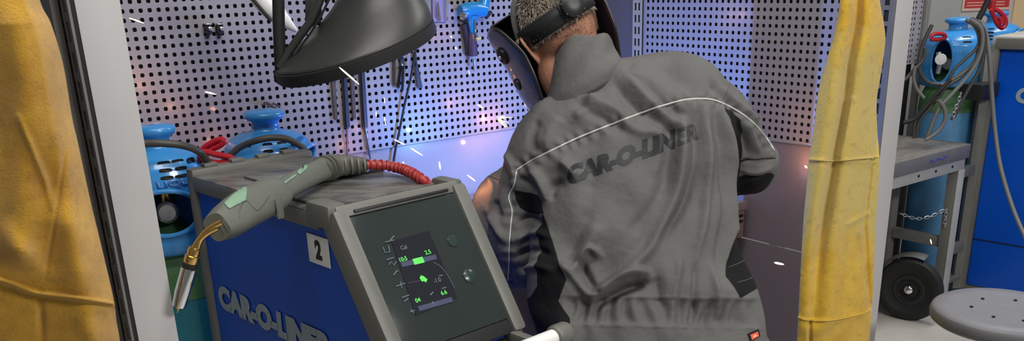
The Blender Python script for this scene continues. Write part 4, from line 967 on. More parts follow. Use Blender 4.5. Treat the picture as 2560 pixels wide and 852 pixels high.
for i, j in ((.03, .03), (TL-.03, .03), (.03, TD-.03), (TL-.03, TD-.03)):
    MB().box(tp_(i, j, .344), DA, DB, ZZ, .05, .05, .688, .003).build('leg', M['tableleg'], tt)  # darker box puts the shade inside an open angle leg into colour
    if j < .1: MB().box(tp_(i, j-.026, .344), DA, DB, ZZ, .054, .004, .688, .001).build('leg_face', M['tableframe'], tt)
MB().box(tp_(.03, TD/2, .335), DA, DB, ZZ, .03, TD-.08, .05, .002).build('cross_bar', M['tableleg'], tt)
for i in (.12, .26, .40): MB().lathe([(0, 0), (.006, 0), (.006, .002), (0, .003)], tp_(i, .004, .715), DB, 12).build('bolt_hole', M['ink'], tt)
MB().tube([tp_(.2+.02*k, -.008, .772+.006*math.sin(k*2.)) for k in range(8)], .0018, 5).build('pen_mark', mat('blue_ink', sc(50, 50, 170), .5), tt)
# stool
r_ = ray(2512, 771); PS = CAM+r_*2.53; zS = PS.z; RS = .19
so_ = Vector((PS.x, PS.y, 0))
sto = thing('work_stool', 'round grey plastic work stool with small drain holes at the lower right', 'stool', so_)
seat = MB().lathe([(0, zS-.003), (RS*.4, zS-.003), (RS*.75, zS), (RS*.92, zS+.001), (RS*.975, zS-.006), (RS*1.0, zS-.018), (RS*.99, zS-.034), (RS*.93, zS-.044), (RS*.86, zS-.046), (RS*.80, zS-.034), (0, zS-.030)], so_, n=72)
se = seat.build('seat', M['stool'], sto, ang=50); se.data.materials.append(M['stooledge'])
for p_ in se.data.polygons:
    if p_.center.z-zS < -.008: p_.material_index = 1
for x, y in ((2457, 745), (2539, 749), (2429, 765), (2484, 790), (2600, 770), (2560, 800)):
    hp0 = atz(x, y, zS+.0005); MB().lathe([(0, .0008), (.0042, .0008), (.0046, 0), (.0042, -.004), (0, -.004)], hp0, ZZ, 14).build('drain_hole', M['ink'], se, sm=False)
MB().lathe([(0, zS-.032), (.055, zS-.034), (.05, zS-.06), (.026, zS-.07), (.024, .20), (.035, .19), (.035, .13), (0, .12)], so_, n=24).build('column', M['black'], sto)
for k in range(5):
    a = 2*PI*k/5+.3; d = Vector((math.cos(a), math.sin(a), 0))
    MB().tube([so_+ZZ*.15, so_+d*.12+ZZ*.12, so_+d*.26+ZZ*.07], [.02, .017, .013], 10).build('base_arm', M['black'], sto)
    MB().lathe([(0, -.01), (.020, -.01), (.025, 0), (.020, .01), (0, .01)], so_+d*.26+ZZ*.0255, d.cross(ZZ), 20).build('caster', M['blackmatte'], sto)
# ------------------------------------------------------------------ the worker
def skin_tube(mb, pts, rad, n=24, sub=6, sq=1.0):
    q = spline([tuple(p)+((r,) if not hasattr(r, '__len__') else tuple(r)) for p, r in zip(pts, rad)], sub)
    P = [Vector(x[:3]) for x in q]; R = [x[3] if len(x) == 4 else (x[3], x[4]) for x in q]
    T0, T1 = (P[0]-P[1]).normalized(), (P[-1]-P[-2]).normalized()
    r0 = R[0] if not hasattr(R[0], '__len__') else min(R[0]); r1 = R[-1] if not hasattr(R[-1], '__len__') else min(R[-1])
    def k(r, s): return r*s if not hasattr(r, '__len__') else (r[0]*s, r[1]*s)
    P = [P[0]+T0*r0*.6, P[0]+T0*r0*.4]+P+[P[-1]+T1*r1*.4, P[-1]+T1*r1*.6]; R = [k(R[0], .15), k(R[0], .7)]+R+[k(R[-1], .7), k(R[-1], .15)]
    mb.tube(P, R, n, squash=sq)
def remeshed(mb, name, vox, sm_it=4, fac=.5):
    o = mb.build(name+'_src', None); rm = o.modifiers.new('r', 'REMESH'); rm.mode = 'VOXEL'; rm.voxel_size = vox
    s2 = o.modifiers.new('s', 'SMOOTH'); s2.factor = fac; s2.iterations = sm_it
    me = eval_mesh(o); bpy.data.objects.remove(o); me.name = name; me.materials.clear()
    for p_ in me.polygons: p_.use_smooth = True
    return me
TORSO = [(1490, 168, 1600, 140, 2.18, .04), (1425, 205, 1700, 128, 2.18, .075), (1372, 245, 1778, 160, 2.17, .105), (1335, 285, 1820, 215, 2.15, .122), (1318, 340, 1836, 290, 2.13, .130), (1312, 400, 1836, 360, 2.11, .134),
         (1314, 460, 1828, 430, 2.09, .136), (1322, 520, 1827, 500, 2.065, .136), (1322, 585, 1830, 565, 2.04, .136), (1322, 645, 1852, 635, 2.01, .136), (1318, 700, 1884, 700, 1.985, .136),
         (1318, 755, 1899, 758, 1.965, .134), (1336, 808, 1907, 812, 1.95, .137), (1350, 870, 1918, 872, 1.935, .145), (1380, 960, 1928, 965, 1.93, .150), (1420, 1060, 1924, 1065, 1.935, .145), (1500, 1130, 1880, 1135, 1.94, .10)]
jm = MB(); rows_ = spline(TORSO, 5); n = 80; rings = []
for x0, y0, x1, y1, Y, t in rows_:
    a, b = aty(x0, y0, Y), aty(x1, y1, Y); c = (a+b)/2; h = (b-a)/2; d = Vector((-h.y, h.x, 0)).normalized() if abs(h.x) > 1e-6 else Vector((0, 1, 0)); d = Vector((0, 1, 0)); rg = []
    for k in range(n):
        q = 2*PI*k/n; ca, sa = math.cos(q), math.sin(q); e = .80
        rg.append(c+h*math.copysign(abs(ca)**e, ca)+d*math.copysign(abs(sa)**e, sa)*t)
    rings.append(rg)
jm.add([v for r in rings for v in r], [(i*n+k, (i+1)*n+k, (i+1)*n+(k+1) % n, i*n+(k+1) % n) for i in range(len(rings)-1) for k in range(n)]+[tuple(range(n)), tuple(range(len(rings)*n-1, (len(rings)-1)*n-1, -1))])
shL, shR = aty(1376, 364, 2.15), aty(1765, 278, 2.15)
elL, elR = aty(1302, 655, 2.13), aty(1878, 420, 2.28)
wrL, wrR = aty(1296, 450, 2.50), Vector((.355, 2.64, 1.065))
skin_tube(jm, [aty(1440, 310, 2.15), shL, aty(1335, 480, 2.13), aty(1308, 590, 2.12), elL], [.085, .092, .088, .084, .074])
skin_tube(jm, [aty(1310, 590, 2.12), elL, aty(1250, 545, 2.24), aty(1250, 492, 2.34), wrL], [.070, .074, .067, .062, .050])
skin_tube(jm, [aty(1650, 255, 2.15), shR, aty(1822, 350, 2.20), elR], [.080, .084, .080, .063])
skin_tube(jm, [aty(1850, 370, 2.22), elR, (elR+wrR)/2+Vector((.02, 0, -.01)), wrR], [.062, .066, .058, .046])
# legs of the coverall
pel = aty(1685, 1040, 1.935)
hipL, hipR = Vector((pel.x-.12, 1.94, .70)), Vector((pel.x+.12, 1.94, .70))
ftL, ftR = Vector((pel.x-.17, 1.98, .09)), Vector((pel.x+.17, 2.02, .09))
for hp0, ft in ((hipL, ftL), (hipR, ftR)):
    skin_tube(jm, [hp0+ZZ*.06, hp0, (hp0+ft)/2+Vector((0, .04, .03)), ft*.7+hp0*.3-ZZ*.0, ft+ZZ*.02], [.118, .118, .088, .074, .070])
jme = remeshed(jm, 'coverall', .0036, 7)
co_ = coords(jme); no_ = normals(jme); pxy = to_px(co_); vd = co_-np.array([0, 0, CH]); vd /= np.linalg.norm(vd, axis=1)[:, None]
face = -(no_*vd).sum(1); front = np.clip((face+.05)/.35, 0, 1)
def pl_dist(pl):
    P = pxy; d = np.full(len(P), 1e9); s = np.zeros(len(P)); side = np.zeros(len(P)); acc = 0; V = np.array(spline(pl, 6)) if len(pl) > 2 else np.array(pl, float)
    for a, b in zip(V[:-1], V[1:]):
        e = b-a; L = np.linalg.norm(e); w = P-a; t = np.clip((w@e)/(L*L), 0, 1); q = w-t[:, None]*e; dd = np.hypot(q[:, 0], q[:, 1]); m_ = dd < d
        d[m_] = dd[m_]; s[m_] = (acc+t*L)[m_]; side[m_] = np.sign(e[0]*q[:, 1]-e[1]*q[:, 0])[m_]; acc += L
    return d, s, acc, side
disp_ = np.zeros(len(co_))
FOLDS = [([(1530, 205), (1585, 262), (1660, 318), (1700, 340)], 13, -.009), ([(1560, 190), (1630, 258), (1712, 322)], 13, .008), ([(1600, 200), (1668, 262), (1730, 300)], 12, -.005),
 ([(1500, 232), (1470, 268), (1435, 300)], 11, .007), ([(1440, 262), (1500, 292), (1560, 330)], 13, -.008), ([(1455, 245), (1530, 270), (1590, 312)], 11, .007), ([(1400, 290), (1380, 330), (1372, 370)], 16, .006),
 ([(1545, 300), (1600, 330), (1650, 330)], 12, .006), ([(1350, 300), (1335, 345), (1345, 390)], 12, -.006), ([(1640, 160), (1700, 200), (1760, 240)], 22, -.006), ([(1600, 160), (1590, 200)], 18, .005),
 ([(1778, 205), (1820, 245), (1850, 285)], 9, -.007), ([(1800, 215), (1850, 262), (1885, 300)], 9, .006), ([(1860, 300), (1880, 350), (1900, 385)], 9, .007), ([(1845, 300), (1862, 350), (1872, 395)], 8, -.006),
 ([(1400, 400), (1428, 425), (1436, 446)], 13, .013), ([(1412, 452), (1380, 470), (1372, 500)], 12, -.009), ([(1330, 420), (1352, 455), (1372, 500)], 12, .010), ([(1300, 440), (1330, 470), (1350, 520)], 8, -.006),
 ([(1450, 400), (1480, 430), (1470, 480)], 20, -.006), ([(1712, 264), (1700, 400), (1690, 480), (1650, 575), (1600, 650), (1480, 742)], 15, .013), ([(1742, 285), (1736, 420), (1712, 510), (1650, 605)], 13, -.010),
 ([(1762, 265), (1770, 380), (1762, 520), (1740, 650)], 11, .009), ([(1788, 275), (1806, 400), (1810, 520), (1798, 650)], 11, -.009), ([(1800, 270), (1828, 380), (1834, 520), (1825, 640)], 9, .009), ([(1680, 275), (1676, 400), (1640, 500), (1560, 600)], 18, -.007),
 ([(1640, 300), (1655, 350), (1630, 450)], 16, .005), ([(1478, 742), (1548, 694), (1605, 682), (1622, 694)], 12, .018), ([(1488, 762), (1560, 724), (1614, 706)], 11, -.019), ([(1432, 684), (1468, 626), (1502, 640)], 9, .012), ([(1402, 655), (1440, 695), (1472, 745)], 13, .012),
 ([(1446, 648), (1472, 700), (1500, 738)], 11, -.011), ([(1500, 560), (1462, 625), (1430, 660)], 18, .007), ([(1480, 520), (1440, 600), (1415, 640)], 16, -.006), ([(1560, 420), (1590, 520), (1560, 620)], 40, .006),
 ([(1700, 640), (1690, 720), (1680, 780)], 10, .006), ([(1740, 660), (1736, 730), (1742, 780)], 9, -.006), ([(1780, 660), (1790, 730), (1800, 790)], 9, .006), ([(1640, 690), (1650, 760)], 12, -.006),
 ([(1285, 600), (1330, 582), (1372, 590)], 9, .007), ([(1290, 640), (1340, 625), (1380, 640)], 9, -.007), ([(1295, 690), (1340, 668), (1385, 678)], 9, .007), ([(1290, 560), (1320, 545), (1350, 560)], 8, -.006), ([(1215, 520), (1240, 560), (1262, 600)], 8, .006), ([(1235, 500), (1250, 545)], 7, -.006),
 ([(1215, 440), (1232, 470), (1228, 520)], 7, .006), ([(1250, 400), (1262, 440), (1258, 480)], 8, -.006), ([(1262, 380), (1285, 430), (1280, 470)], 8, .006), ([(1850, 400), (1900, 405), (1940, 395)], 5, -.004), ([(1852, 424), (1900, 426), (1936, 418)], 5, .005), ([(1850, 440), (1900, 442), (1932, 434)], 4, -.005)]
for pl, w, a in FOLDS:
    d, s, L_tot, side_ = pl_dist(pl); endf = np.clip(np.minimum(s, L_tot-s)/(.22*L_tot)+.25, 0, 1)
    disp_ += 1.6*a*np.exp(-(d/w)**2)*endf
PIPE_B = [(1291, 425), (1330, 401), (1387, 372), (1450, 342), (1520, 314), (1590, 287), (1650, 266), (1710, 250), (1765, 247), (1802, 256), (1850, 281), (1890, 313), (1918, 348), (1936, 376)]
PIPE_A = [(1291, 428), (1285, 462), (1272, 492), (1280, 526), (1277, 560), (1273, 612), (1272, 660), (1270, 700)]
d, s, _, side_ = pl_dist(PIPE_B); disp_ += .0024*np.sin(s/4.6+.8*np.sin(s/23))*np.exp(-((d-8)/11)**2)+(-.004)*np.exp(-(d/5)**2)
d, s, _, side_ = pl_dist(PIPE_A); disp_ += .0016*np.sin(s/5.2+np.sin(s/17))*np.exp(-((d-8)/13)**2)-.003*np.exp(-(d/5)**2)
x, y = pxy[:, 0], pxy[:, 1]; yw = 778+.02*(x-1600); band = np.exp(-((y-yw)/34)**4)*np.clip((x-1395)/40, 0, 1)*np.clip((1905-x)/40, 0, 1)
disp_ += band*(-.010+.0050*np.sin(x/6.3+1.7*np.sin(y/31+x/47)))+.003*np.exp(-((np.abs(y-yw)-36)/5)**2)*band**0*np.clip((x-1395)/40, 0, 1)*np.clip((1905-x)/40, 0, 1)
sk = np.exp(-((y-yw-60)/40)**2)+np.exp(-((y-yw+62)/36)**2); disp_ += sk*.0035*np.sin(x/13+1.2*np.sin(x/39))
# broad uneven drape
for k in range(16):
    a = RNG.uniform(-1.2, 1.2); fx = math.cos(a)/RNG.uniform(22, 70); fy = math.sin(a)/RNG.uniform(22, 90); disp_ += .0017*np.sin(x*fx*6.28/4+y*fy*6.28/4+RNG.uniform(0, 6.28)+1.5*np.sin(y/90+k))
co_ = co_+no_*(disp_*front)[:, None]
for i_, v in enumerate(jme.vertices): v.co = co_[i_]
BLK = [[(1279, 474), (1300, 478), (1322, 482), (1336, 488), (1356, 532), (1340, 536), (1318, 533), (1296, 520), (1284, 498)],
       [(1806, 266), (1831, 276), (1851, 301), (1860, 331), (1857, 380), (1850, 420), (1846, 442), (1934, 434), (1940, 440), (1925, 462), (1905, 480), (1882, 500), (1842, 505), (1838, 480), (1834, 425), (1829, 350), (1822, 300)],
       [(1834, 548), (1842, 560), (1872, 640), (1900, 685), (1906, 714), (1845, 747), (1828, 715), (1815, 690), (1824, 640)],
       [(1352, 530), (1372, 580), (1394, 640), (1420, 700), (1396, 752), (1424, 796), (1432, 830), (1290, 834), (1280, 760), (1325, 742), (1345, 715), (1350, 680), (1348, 630), (1340, 570)],
       [(1848, 402), (1946, 392), (1946, 396), (1848, 407)]]
sd_ = np.max([sdf_poly(pxy, p_) for p_ in BLK], axis=0); sd_[face < -.15] = -50
set_attr(jme, 'black_insert', sd_)
pers = thing('person', 'person seen from behind in a grey coverall with raised collar, bending forward to weld', 'person', (pel.x, 1.97, 0))
jme.materials.append(M['cloth']); jk = bpy.data.objects.new('coverall', jme); C.objects.link(jk); attach(jk, pers)
bpy.context.view_layer.update()
JB = BVHTree.FromPolygons([tuple(v) for v in co_], [tuple(p_.vertices) for p_ in jme.polygons])
def on_jacket(px, py, off=.001):
    d = ray(px, py).normalized(); h = JB.ray_cast(CAM, d)
    return (h[0]-d*off, h[1]) if h[0] is not None else (None, None)
def jtube(pl, name, r, m, off=.0):
    P = []
    for q in spline(pl, 10):
        p_, nn = on_jacket(q[0], q[1], off)
        if p_ is not None and (not P or (p_-P[-1]).length < .06): P.append(p_)
    if len(P) < 3: print('JTUBE MISS', name, len(P)); return None
    return MB().tube(P, r, 8).build(name, m, jk)
jtube(PIPE_B, 'back_piping', .0021, M['pipe']); jtube(PIPE_A, 'sleeve_piping', .0017, M['pipe'])
seamm = mat('seam_thread', sc(78, 76, 74), .8)
jtube([(1212, 438), (1228, 442), (1246, 450)], 'cuff_seam', .0012, M['ink'])
jtube([(1822, 668), (1852, 655), (1876, 640)], 'pocket_seam', .0009, seamm); jtube([(1842, 706), (1870, 698), (1896, 684)], 'pocket_seam', .0009, seamm)
jtube([(1800, 262), (1812, 240), (1822, 215), (1826, 190)], 'armhole_seam', .0009, seamm)
def project_mesh(me, name, fmap, m, parent, off=.0012, step=.06, thick=.0006):
    """cut a flat text mesh into small cells and lay it on the cloth"""
    bm = bmesh.new(); bm.from_mesh(me); xs = [v.co.x for v in bm.verts]; ys = [v.co.y for v in bm.verts]
    k = min(xs)
    while k < max(xs): bmesh.ops.bisect_plane(bm, geom=bm.verts[:]+bm.edges[:]+bm.faces[:], plane_co=(k, 0, 0), plane_no=(1, 0, 0)); k += step
    k = min(ys)
    while k < max(ys): bmesh.ops.bisect_plane(bm, geom=bm.verts[:]+bm.edges[:]+bm.faces[:], plane_co=(0, k, 0), plane_no=(0, 1, 0)); k += step
    bad = []
    for v in bm.verts:
        u = fmap(v.co.x, v.co.y); p_, nn = on_jacket(u[0], u[1], off)
        if p_ is None: bad.append(v)
        else: v.co = p_
    bmesh.ops.delete(bm, geom=bad, context='VERTS')
    m2 = bpy.data.meshes.new(name); bm.to_mesh(m2); bm.free(); m2.materials.append(m); smooth(m2, 60)
    o = bpy.data.objects.new(name, m2); C.objects.link(o); attach(o, parent); return o
def jtext(body, p0, p1, hpx, m, name, off=.05):
    me = text_mesh(body, 1., off); vs = coords(me); x0, x1 = vs[:, 0].min(), vs[:, 0].max(); ex = np.array([p1[0]-p0[0], p1[1]-p0[1]])/(x1-x0)
    return project_mesh(me, name, lambda X, Y: (p0[0]+ex[0]*(X-x0)-.10*Y*hpx/.72*0, p0[1]+ex[1]*(X-x0)-Y*hpx/.72), m, jk)
jtext('CAR-O-LIN', (1417, 460), (1688, 365), 42, M['print'], 'printed_lettering', .07)
jtext('ER', (1693, 363), (1748, 345), 41, M['printworn'], 'worn_lettering', .035)
# orange pocket tag with dark edge
def jquad(poly, name, m, off):
    me = bpy.data.meshes.new('q'); me.from_pydata([(a, b, 0) for a, b in poly], [], [tuple(range(len(poly)))])
    return project_mesh(me, name, lambda X, Y: (X, Y), m, jk, off=off, step=8)
jquad([(1868, 834), (1897, 822), (1901, 840), (1876, 856)], 'tag_border', M['ink'], .0015)
jquad([(1876, 836), (1895, 828), (1898, 840), (1880, 850)], 'orange_tag', M['tag'], .003)
jquad([(1882, 839), (1891, 835), (1893, 839), (1884, 844)], 'tag_mark', mat('tag_mark', sc(246, 190, 170), .5), .0042)
# collar
def ering(c, a, b, r1, r2, n=64): return [c+a*math.cos(2*PI*k/n)*r1+b*math.sin(2*PI*k/n)*r2 for k in range(n)]
cb0 = aty(1458, 196, 2.185); a0 = (aty(1545, 146, 2.185)-aty(1376, 238, 2.185)).normalized(); ct0 = aty(1457, 136, 2.20); a1_ = (aty(1531, 124, 2.2)-aty(1388, 152, 2.2)).normalized()
def dirb(deg): return Vector((0, -math.cos(math.radians(deg)), math.sin(math.radians(deg))))
rgs = []
for t_, r1, r2, dg in ((-.75, .100, .100, 8), (-.45, .106, .106, 10), (-.25, .104, .108, 14), (0, .095, .100, 18), (.25, .088, .094, 22), (.5, .083, .089, 27), (.75, .078, .085, 33), (1., .074, .082, 38), (1.03, .070, .078, 38)):
    c = cb0+(ct0-cb0)*t_; a = a0.lerp(a1_, max(0, min(1, t_))).normalized(); rgs.append([v+(c-ct0)*.0+dirb(dg)*(.007*math.sin(5*i/64*2*PI+t_*4)*max(0, t_+.3)) for i, v in enumerate(ering(c, a, dirb(dg), r1, r2))])
col = loft(rgs).build('collar', M['cloth'], jk, ang=60); set_attr(col.data, 'black_insert', [-50]*len(col.data.vertices))
sdm = col.modifiers.new('sub', 'SUBSURF'); sdm.levels = 1; sdm.render_levels = 1
so2 = col.modifiers.new('t', 'SOLIDIFY'); so2.thickness = .004; so2.offset = 1
jtube([(1380, 238), (1412, 216), (1440, 197), (1482, 166), (1510, 146), (1545, 142)], 'collar_seam', .0014, seamm)

# body: head, neck, slim trunk and arms as one continuous skin
HC = aty(1402, 84, 2.25); E_ = Vector((.80, .40, .43)).normalized(); Ft = Vector((-.47, .78, -.42)); Ft = (Ft-E_*Ft.dot(E_)).normalized(); U_ = E_.cross(Ft).normalized()
HSC = 1.06
def hd_(e, f, u): return HC+(E_*e+Ft*f+U_*u)*HSC
bd = MB(); nu, nv = 48, 40; vs = []
for j in range(nv+1):
    ph = PI*j/nv
    for k in range(nu):
        th = 2*PI*k/nu; xe, xf, xu = math.sin(ph)*math.sin(th), math.sin(ph)*math.cos(th), math.cos(ph)
        e, f, u = .0765*xe, .098*xf, .112*xu
        if u < 0: # jaw and chin: narrower, further forward; nape tucked in
            t = -u/.112; e *= 1-.30*t*t; f = f*(1-.18*t)+(.030*t if xf > -.2 else .022*t)
        if xf > .8 and -.035 < u < .02: f += .012*(1-abs(xe)/.6)*(1 if abs(xe) < .25 else 0)  # nose
        if xf > .7 and abs(u-.018) < .012: f -= .004                                             # eye hollows
        vs.append(hd_(e, f, u))
bd.add(vs, [(j*nu+k, (j+1)*nu+k, (j+1)*nu+(k+1) % nu, j*nu+(k+1) % nu) for j in range(nv) for k in range(nu)])
skin_tube(bd, [hd_(0, -.005, -.04), aty(1408, 165, 2.225), aty(1432, 215, 2.20), aty(1480, 280, 2.17)], [.062, .062, .064, .066])
for x0, x1 in ((0, 1),): bd.tube([hd_(0, .093, .012), hd_(0, .108, -.012), hd_(0, .118, -.030), hd_(0, .098, -.038)], [.007, .010, .013, .008], 10)
bd.tube([hd_(-.022, .092, -.062), hd_(0, .100, -.064), hd_(.022, .092, -.062)], [.004, .008, .004], 8)
for s in (-1, 1): # ears
    rim = [hd_(s*(.074+w_), f, u) for w_, f, u in ((.001, .010, -.030), (.006, .000, -.036), (.011, -.006, -.022), (.017, -.013, .002), (.020, -.015, .022), (.017, -.008, .036), (.010, .006, .038), (.004, .014, .026))]
    bd.tube([Vector(q) for q in spline([tuple(p_) for p_ in rim], 4)], [.0048]*29, 10)
    bd.box(hd_(s*.080, -.002, .004), E_*s+Ft*-.45 if False else (E_*s-Ft*.5).normalized(), U_, (E_*s-Ft*.5).normalized().cross(U_), .014, .052, .012, .004)
skin_tube(bd, [aty(1540, 250, 2.18), aty(1590, 450, 2.13), aty(1630, 700, 2.02), aty(1680, 980, 1.96)], [.075, .085, .085, .09], n=32)
skin_tube(bd, [shL+Vector((.06, 0, .03)), shL, elL*.5+shL*.5, elL, elL*.5+wrL*.5, wrL], [.06, .058, .045, .042, .036, .028])
skin_tube(bd, [shR-Vector((.06, 0, .0)), shR, elR*.5+shR*.5, elR, elR*.5+wrR*.5, wrR], [.06, .055, .044, .040, .036, .028])
for hp0, ft in ((hipL, ftL), (hipR, ftR)): skin_tube(bd, [hp0+ZZ*.08, hp0, (hp0+ft)/2+Vector((0, .04, .03)), ft], [.085, .085, .055, .04])
def hand(mb, wrist, tip, palm_n, side, grow=1.0, curl=.9):
    """palm and five separate bent fingers; fingers leave along wrist->tip and curl towards palm_n"""
    D = (tip-wrist).normalized(); Nn = (palm_n-D*palm_n.dot(D)).normalized(); S = D.cross(Nn)*side
    skin_tube(mb, [wrist-D*.02, wrist+D*.03, wrist+D*.075], [(.026*grow, .019*grow), (.036*grow, .017*grow), (.038*grow, .014*grow)], n=16, sub=3)
    for i, (o_s, ln) in enumerate(((-.029, .068), (-.010, .078), (.009, .073), (.027, .058))):
        b0_ = wrist+D*(.078-abs(o_s)*.15)+S*o_s; pts = [b0_]; a = .15*curl
        for seg in (.42, .32, .26):
            a += .62*curl; pts.append(pts[-1]+(D*math.cos(a)+Nn*math.sin(a))*ln*seg)
        skin_tube(mb, pts, [.0098*grow, .0094*grow, .0088*grow, .0078*grow], n=10, sub=3)
    tb_ = wrist+D*.028-S*.026; skin_tube(mb, [tb_, tb_+D*.022-S*.018+Nn*.012, tb_+D*.046-S*.014+Nn*.030, tb_+D*.060-S*.002+Nn*.044], [.014*grow, .0125*grow, .0108*grow, .009*grow], n=10, sub=3)
bme = remeshed(bd, 'body', .0034, 4); bme.materials.append(M['skin'])
body = bpy.data.objects.new('body', bme); C.objects.link(body); attach(body, pers)
ARC = booth(.55, .55, 1.0)
tipR = ARC-Vector((0.01, .12, -.05)); tipL = ARC-Vector((.10, .13, -.03))
for wr_, tp__, pn, sd2 in ((wrR, tipR, Vector((-.9, 0, -.35)), 1), (wrL, tipL, Vector((.8, 0, -.5)), -1)):
    g_ = MB(); hand(g_, wr_+(tp__-wr_).normalized()*.03, tp__, pn, sd2, 1.14); D = (tp__-wr_).normalized()
    skin_tube(g_, [wr_-D*.07, wr_-D*.02, wr_+D*.03], [.050, .046, .034], n=20, sub=3)
    gme = remeshed(g_, 'glove', .0028, 2); gme.materials.append(M['glove']); go = bpy.data.objects.new('glove', gme); C.objects.link(go); attach(go, pers)
# boots
for ft in (ftL, ftR):
    bt = MB(); fz = Vector((ft.x, ft.y, 0))
    skin_tube(bt, [fz+Vector((0, 0, .17)), fz+Vector((0, -.005, .10)), fz+Vector((0, .0, .055))], [(.052, .056), (.050, .058), (.046, .062)], n=20, sub=4)
    skin_tube(bt, [fz+Vector((0, -.075, .045)), fz+Vector((0, 0, .048)), fz+Vector((0, .10, .046)), fz+Vector((0, .18, .038))], [(.034, .032), (.040, .036), (.047, .032), (.038, .024)], n=20, sub=4)
    bt.box(fz+Vector((0, .055, .013)), Vector((1, 0, 0)), Vector((0, 1, 0)), ZZ, .088, .29, .026, .008)
    bme2 = remeshed(bt, 'boot', .005, 3); bme2.materials.append(M['trouser']); bo = bpy.data.objects.new('boot', bme2); C.objects.link(bo); attach(bo, pers)
# hair: short grey strands grown from the scalp
HB = BVHTree.FromPolygons([v.co[:] for v in bme.vertices], [tuple(p_.vertices) for p_ in bme.polygons])
def grow_hair(name, m, cnt, lo, hi, lmin, lmax, w, seed):
    rg = np.random.default_rng(seed); mb = MB(); made = 0
    while made < cnt:
        th = rg.uniform(0, 2*PI); xu = rg.uniform(-1, 1); xe, xf = math.sqrt(1-xu*xu)*math.sin(th), math.sqrt(1-xu*xu)*math.cos(th)
        u = .112*xu
        if not (lo < u-.35*.098*max(0, -xf)*0 < hi) or xf > .45 - (.2 if u < .05 else 0): continue
        if xf > -.15 and u < .03 and abs(xe) > .3: continue
        s_pt = hd_(xe*.2, xf*.25, u*1.8); d = (hd_(xe*.0765, xf*.098, u)-HC).normalized(); h = HB.ray_cast(HC+d*.3, -d)
        if h[0] is None: continue
        L = rg.uniform(lmin, lmax); nn = d; fl_ = (-U_*.75-Ft*.45*(1 if xf < 0 else -.4)+Vector(rg.normal(0, .22, 3))); fl_ = (fl_-nn*fl_.dot(nn)).normalized()
        p0 = h[0]-nn*.001; p1 = p0+nn*L*.45+fl_*L*.35; p2 = p0+nn*L*.60+fl_*L*.95; t_ = nn.cross(fl_).normalized()
        o = len(mb.v); mb.v += [tuple(p0-t_*w), tuple(p0+t_*w), tuple(p1-t_*w*.8), tuple(p1+t_*w*.8), tuple(p2), tuple(p1+nn*w*.9), tuple(p0+nn*w+fl_*w)]
        mb.f += [(o, o+1, o+3, o+2), (o+2, o+3, o+4), (o, o+2, o+5, o+6), (o+1, o+6, o+5, o+3), (o+2, o+4, o+5), (o+3, o+5, o+4)]; made += 1
    return mb.build(name, m, body, sm=False)
grow_hair('hair', M['hair'], 9000, .012, .115, .014, .024, .00085, 3)
grow_hair('hair_underlayer', M['hairdark'], 5000, .0, .112, .009, .014, .0009, 5)
grow_hair('cropped_nape_hair', M['hairdark'], 2600, -.045, .02, .002, .005, .0003, 4)

# ------------------------------------------------------------------ welding helmet
hm = thing('welding_helmet', 'black welding helmet with a headband and side knobs on the head of the worker', 'welding helmet', HC)
rws = []; NT = 56
HS = [(.098, .86, 80), (.092, 1.0, 88), (.07, 1.04, 97), (.035, 1.05, 104), (0, 1.05, 108), (-.05, 1.04, 108), (-.09, 1.0, 103), (-.13, .93, 97), (-.165, .83, 89), (-.19, .72, 82), (-.205, .58, 74)]
for q in spline(HS, 4):
    u, k, tm = q; rws.append([hd_(math.sin(t)*.113*k-.012+.16*min(0, u), math.copysign(abs(math.cos(t))**.75, math.cos(t))*.150*k+.005-(.0 if u > -.1 else .0), u) for t in [math.radians(tm)*(2*i/NT-1) for i in range(NT+1)]])
mb = MB(); nn_ = NT+1; mb.v = [tuple(v) for r in rws for v in r]; mb.f = [(i*nn_+k, (i+1)*nn_+k, (i+1)*nn_+k+1, i*nn_+k+1) for i in range(len(rws)-1) for k in range(NT)]
mb.f.append(tuple(range(NT+1)))
sh = mb.build('shell', M['mask'], hm, ang=60); sm2 = sh.modifiers.new('t', 'SOLIDIFY'); sm2.thickness = .004; sm2.offset = 0
for s in (-1, 1):
    edge = [Vector(rws[i][0 if s < 0 else NT]) for i in range(len(rws))]; MB().tube(edge, .0032, 8).build('shell_rim', M['black'], hm)
    kc = hd_(s*.118-.012, .030, .030); ax2 = (E_*s).normalized()
    MB().lathe([(0, -.012), (.020, -.012), (.022, 0), (.020, .008), (.012, .012), (.010, .010), (0, .010)], kc, ax2, 20).build('pivot_knob', M['black'], hm)
    MB().lathe([(0, .0105), (.006, .0105), (.005, .014), (0, .014)], kc, ax2, 14).build('knob_cap', M['steel'], hm)
    MB().lathe([(0, -.006), (.014, -.006), (.015, 0), (.013, .006), (0, .007)], hd_(s*.118-.018, .034, -.040), ax2, 18).build('side_button', M['black'], hm)
vis = [hd_(e, .158, u) for e, u in ((-.05, -.02), (.05, -.02), (.05, .045), (-.05, .045))]
MB().prism(vis, Ft*.006).build('filter_window', mat('filter_glass', (.004, .02, .01), .05, coat=1), hm, sm=False)
def bandring(u0, u1, r1, r2, f0, tilt, name, m, th=.003, a0=-PI, a1=PI):
    A = np.linspace(a0, a1, 61); R = []
    for u in (u0, u1): R.append([hd_(math.sin(a)*r1, math.cos(a)*r2+f0, u+tilt*math.cos(a)) for a in A])
    mb = MB(); mb.v = [tuple(v) for r in R for v in r]; n_ = len(A); mb.f = [(k, k+1, n_+k+1, n_+k) for k in range(n_-1)]
    o = mb.build(name, m, hm, ang=60); s = o.modifiers.new('t', 'SOLIDIFY'); s.thickness = th; s.offset = 0; return o
bandring(.010, .052, .088, .112, 0, .006, 'headband', M['strap'])
bandring(.012, .050, .0915, .1155, 0, .006, 'rear_pad', M['blackmatte'], .004, PI*.62, PI*1.10)
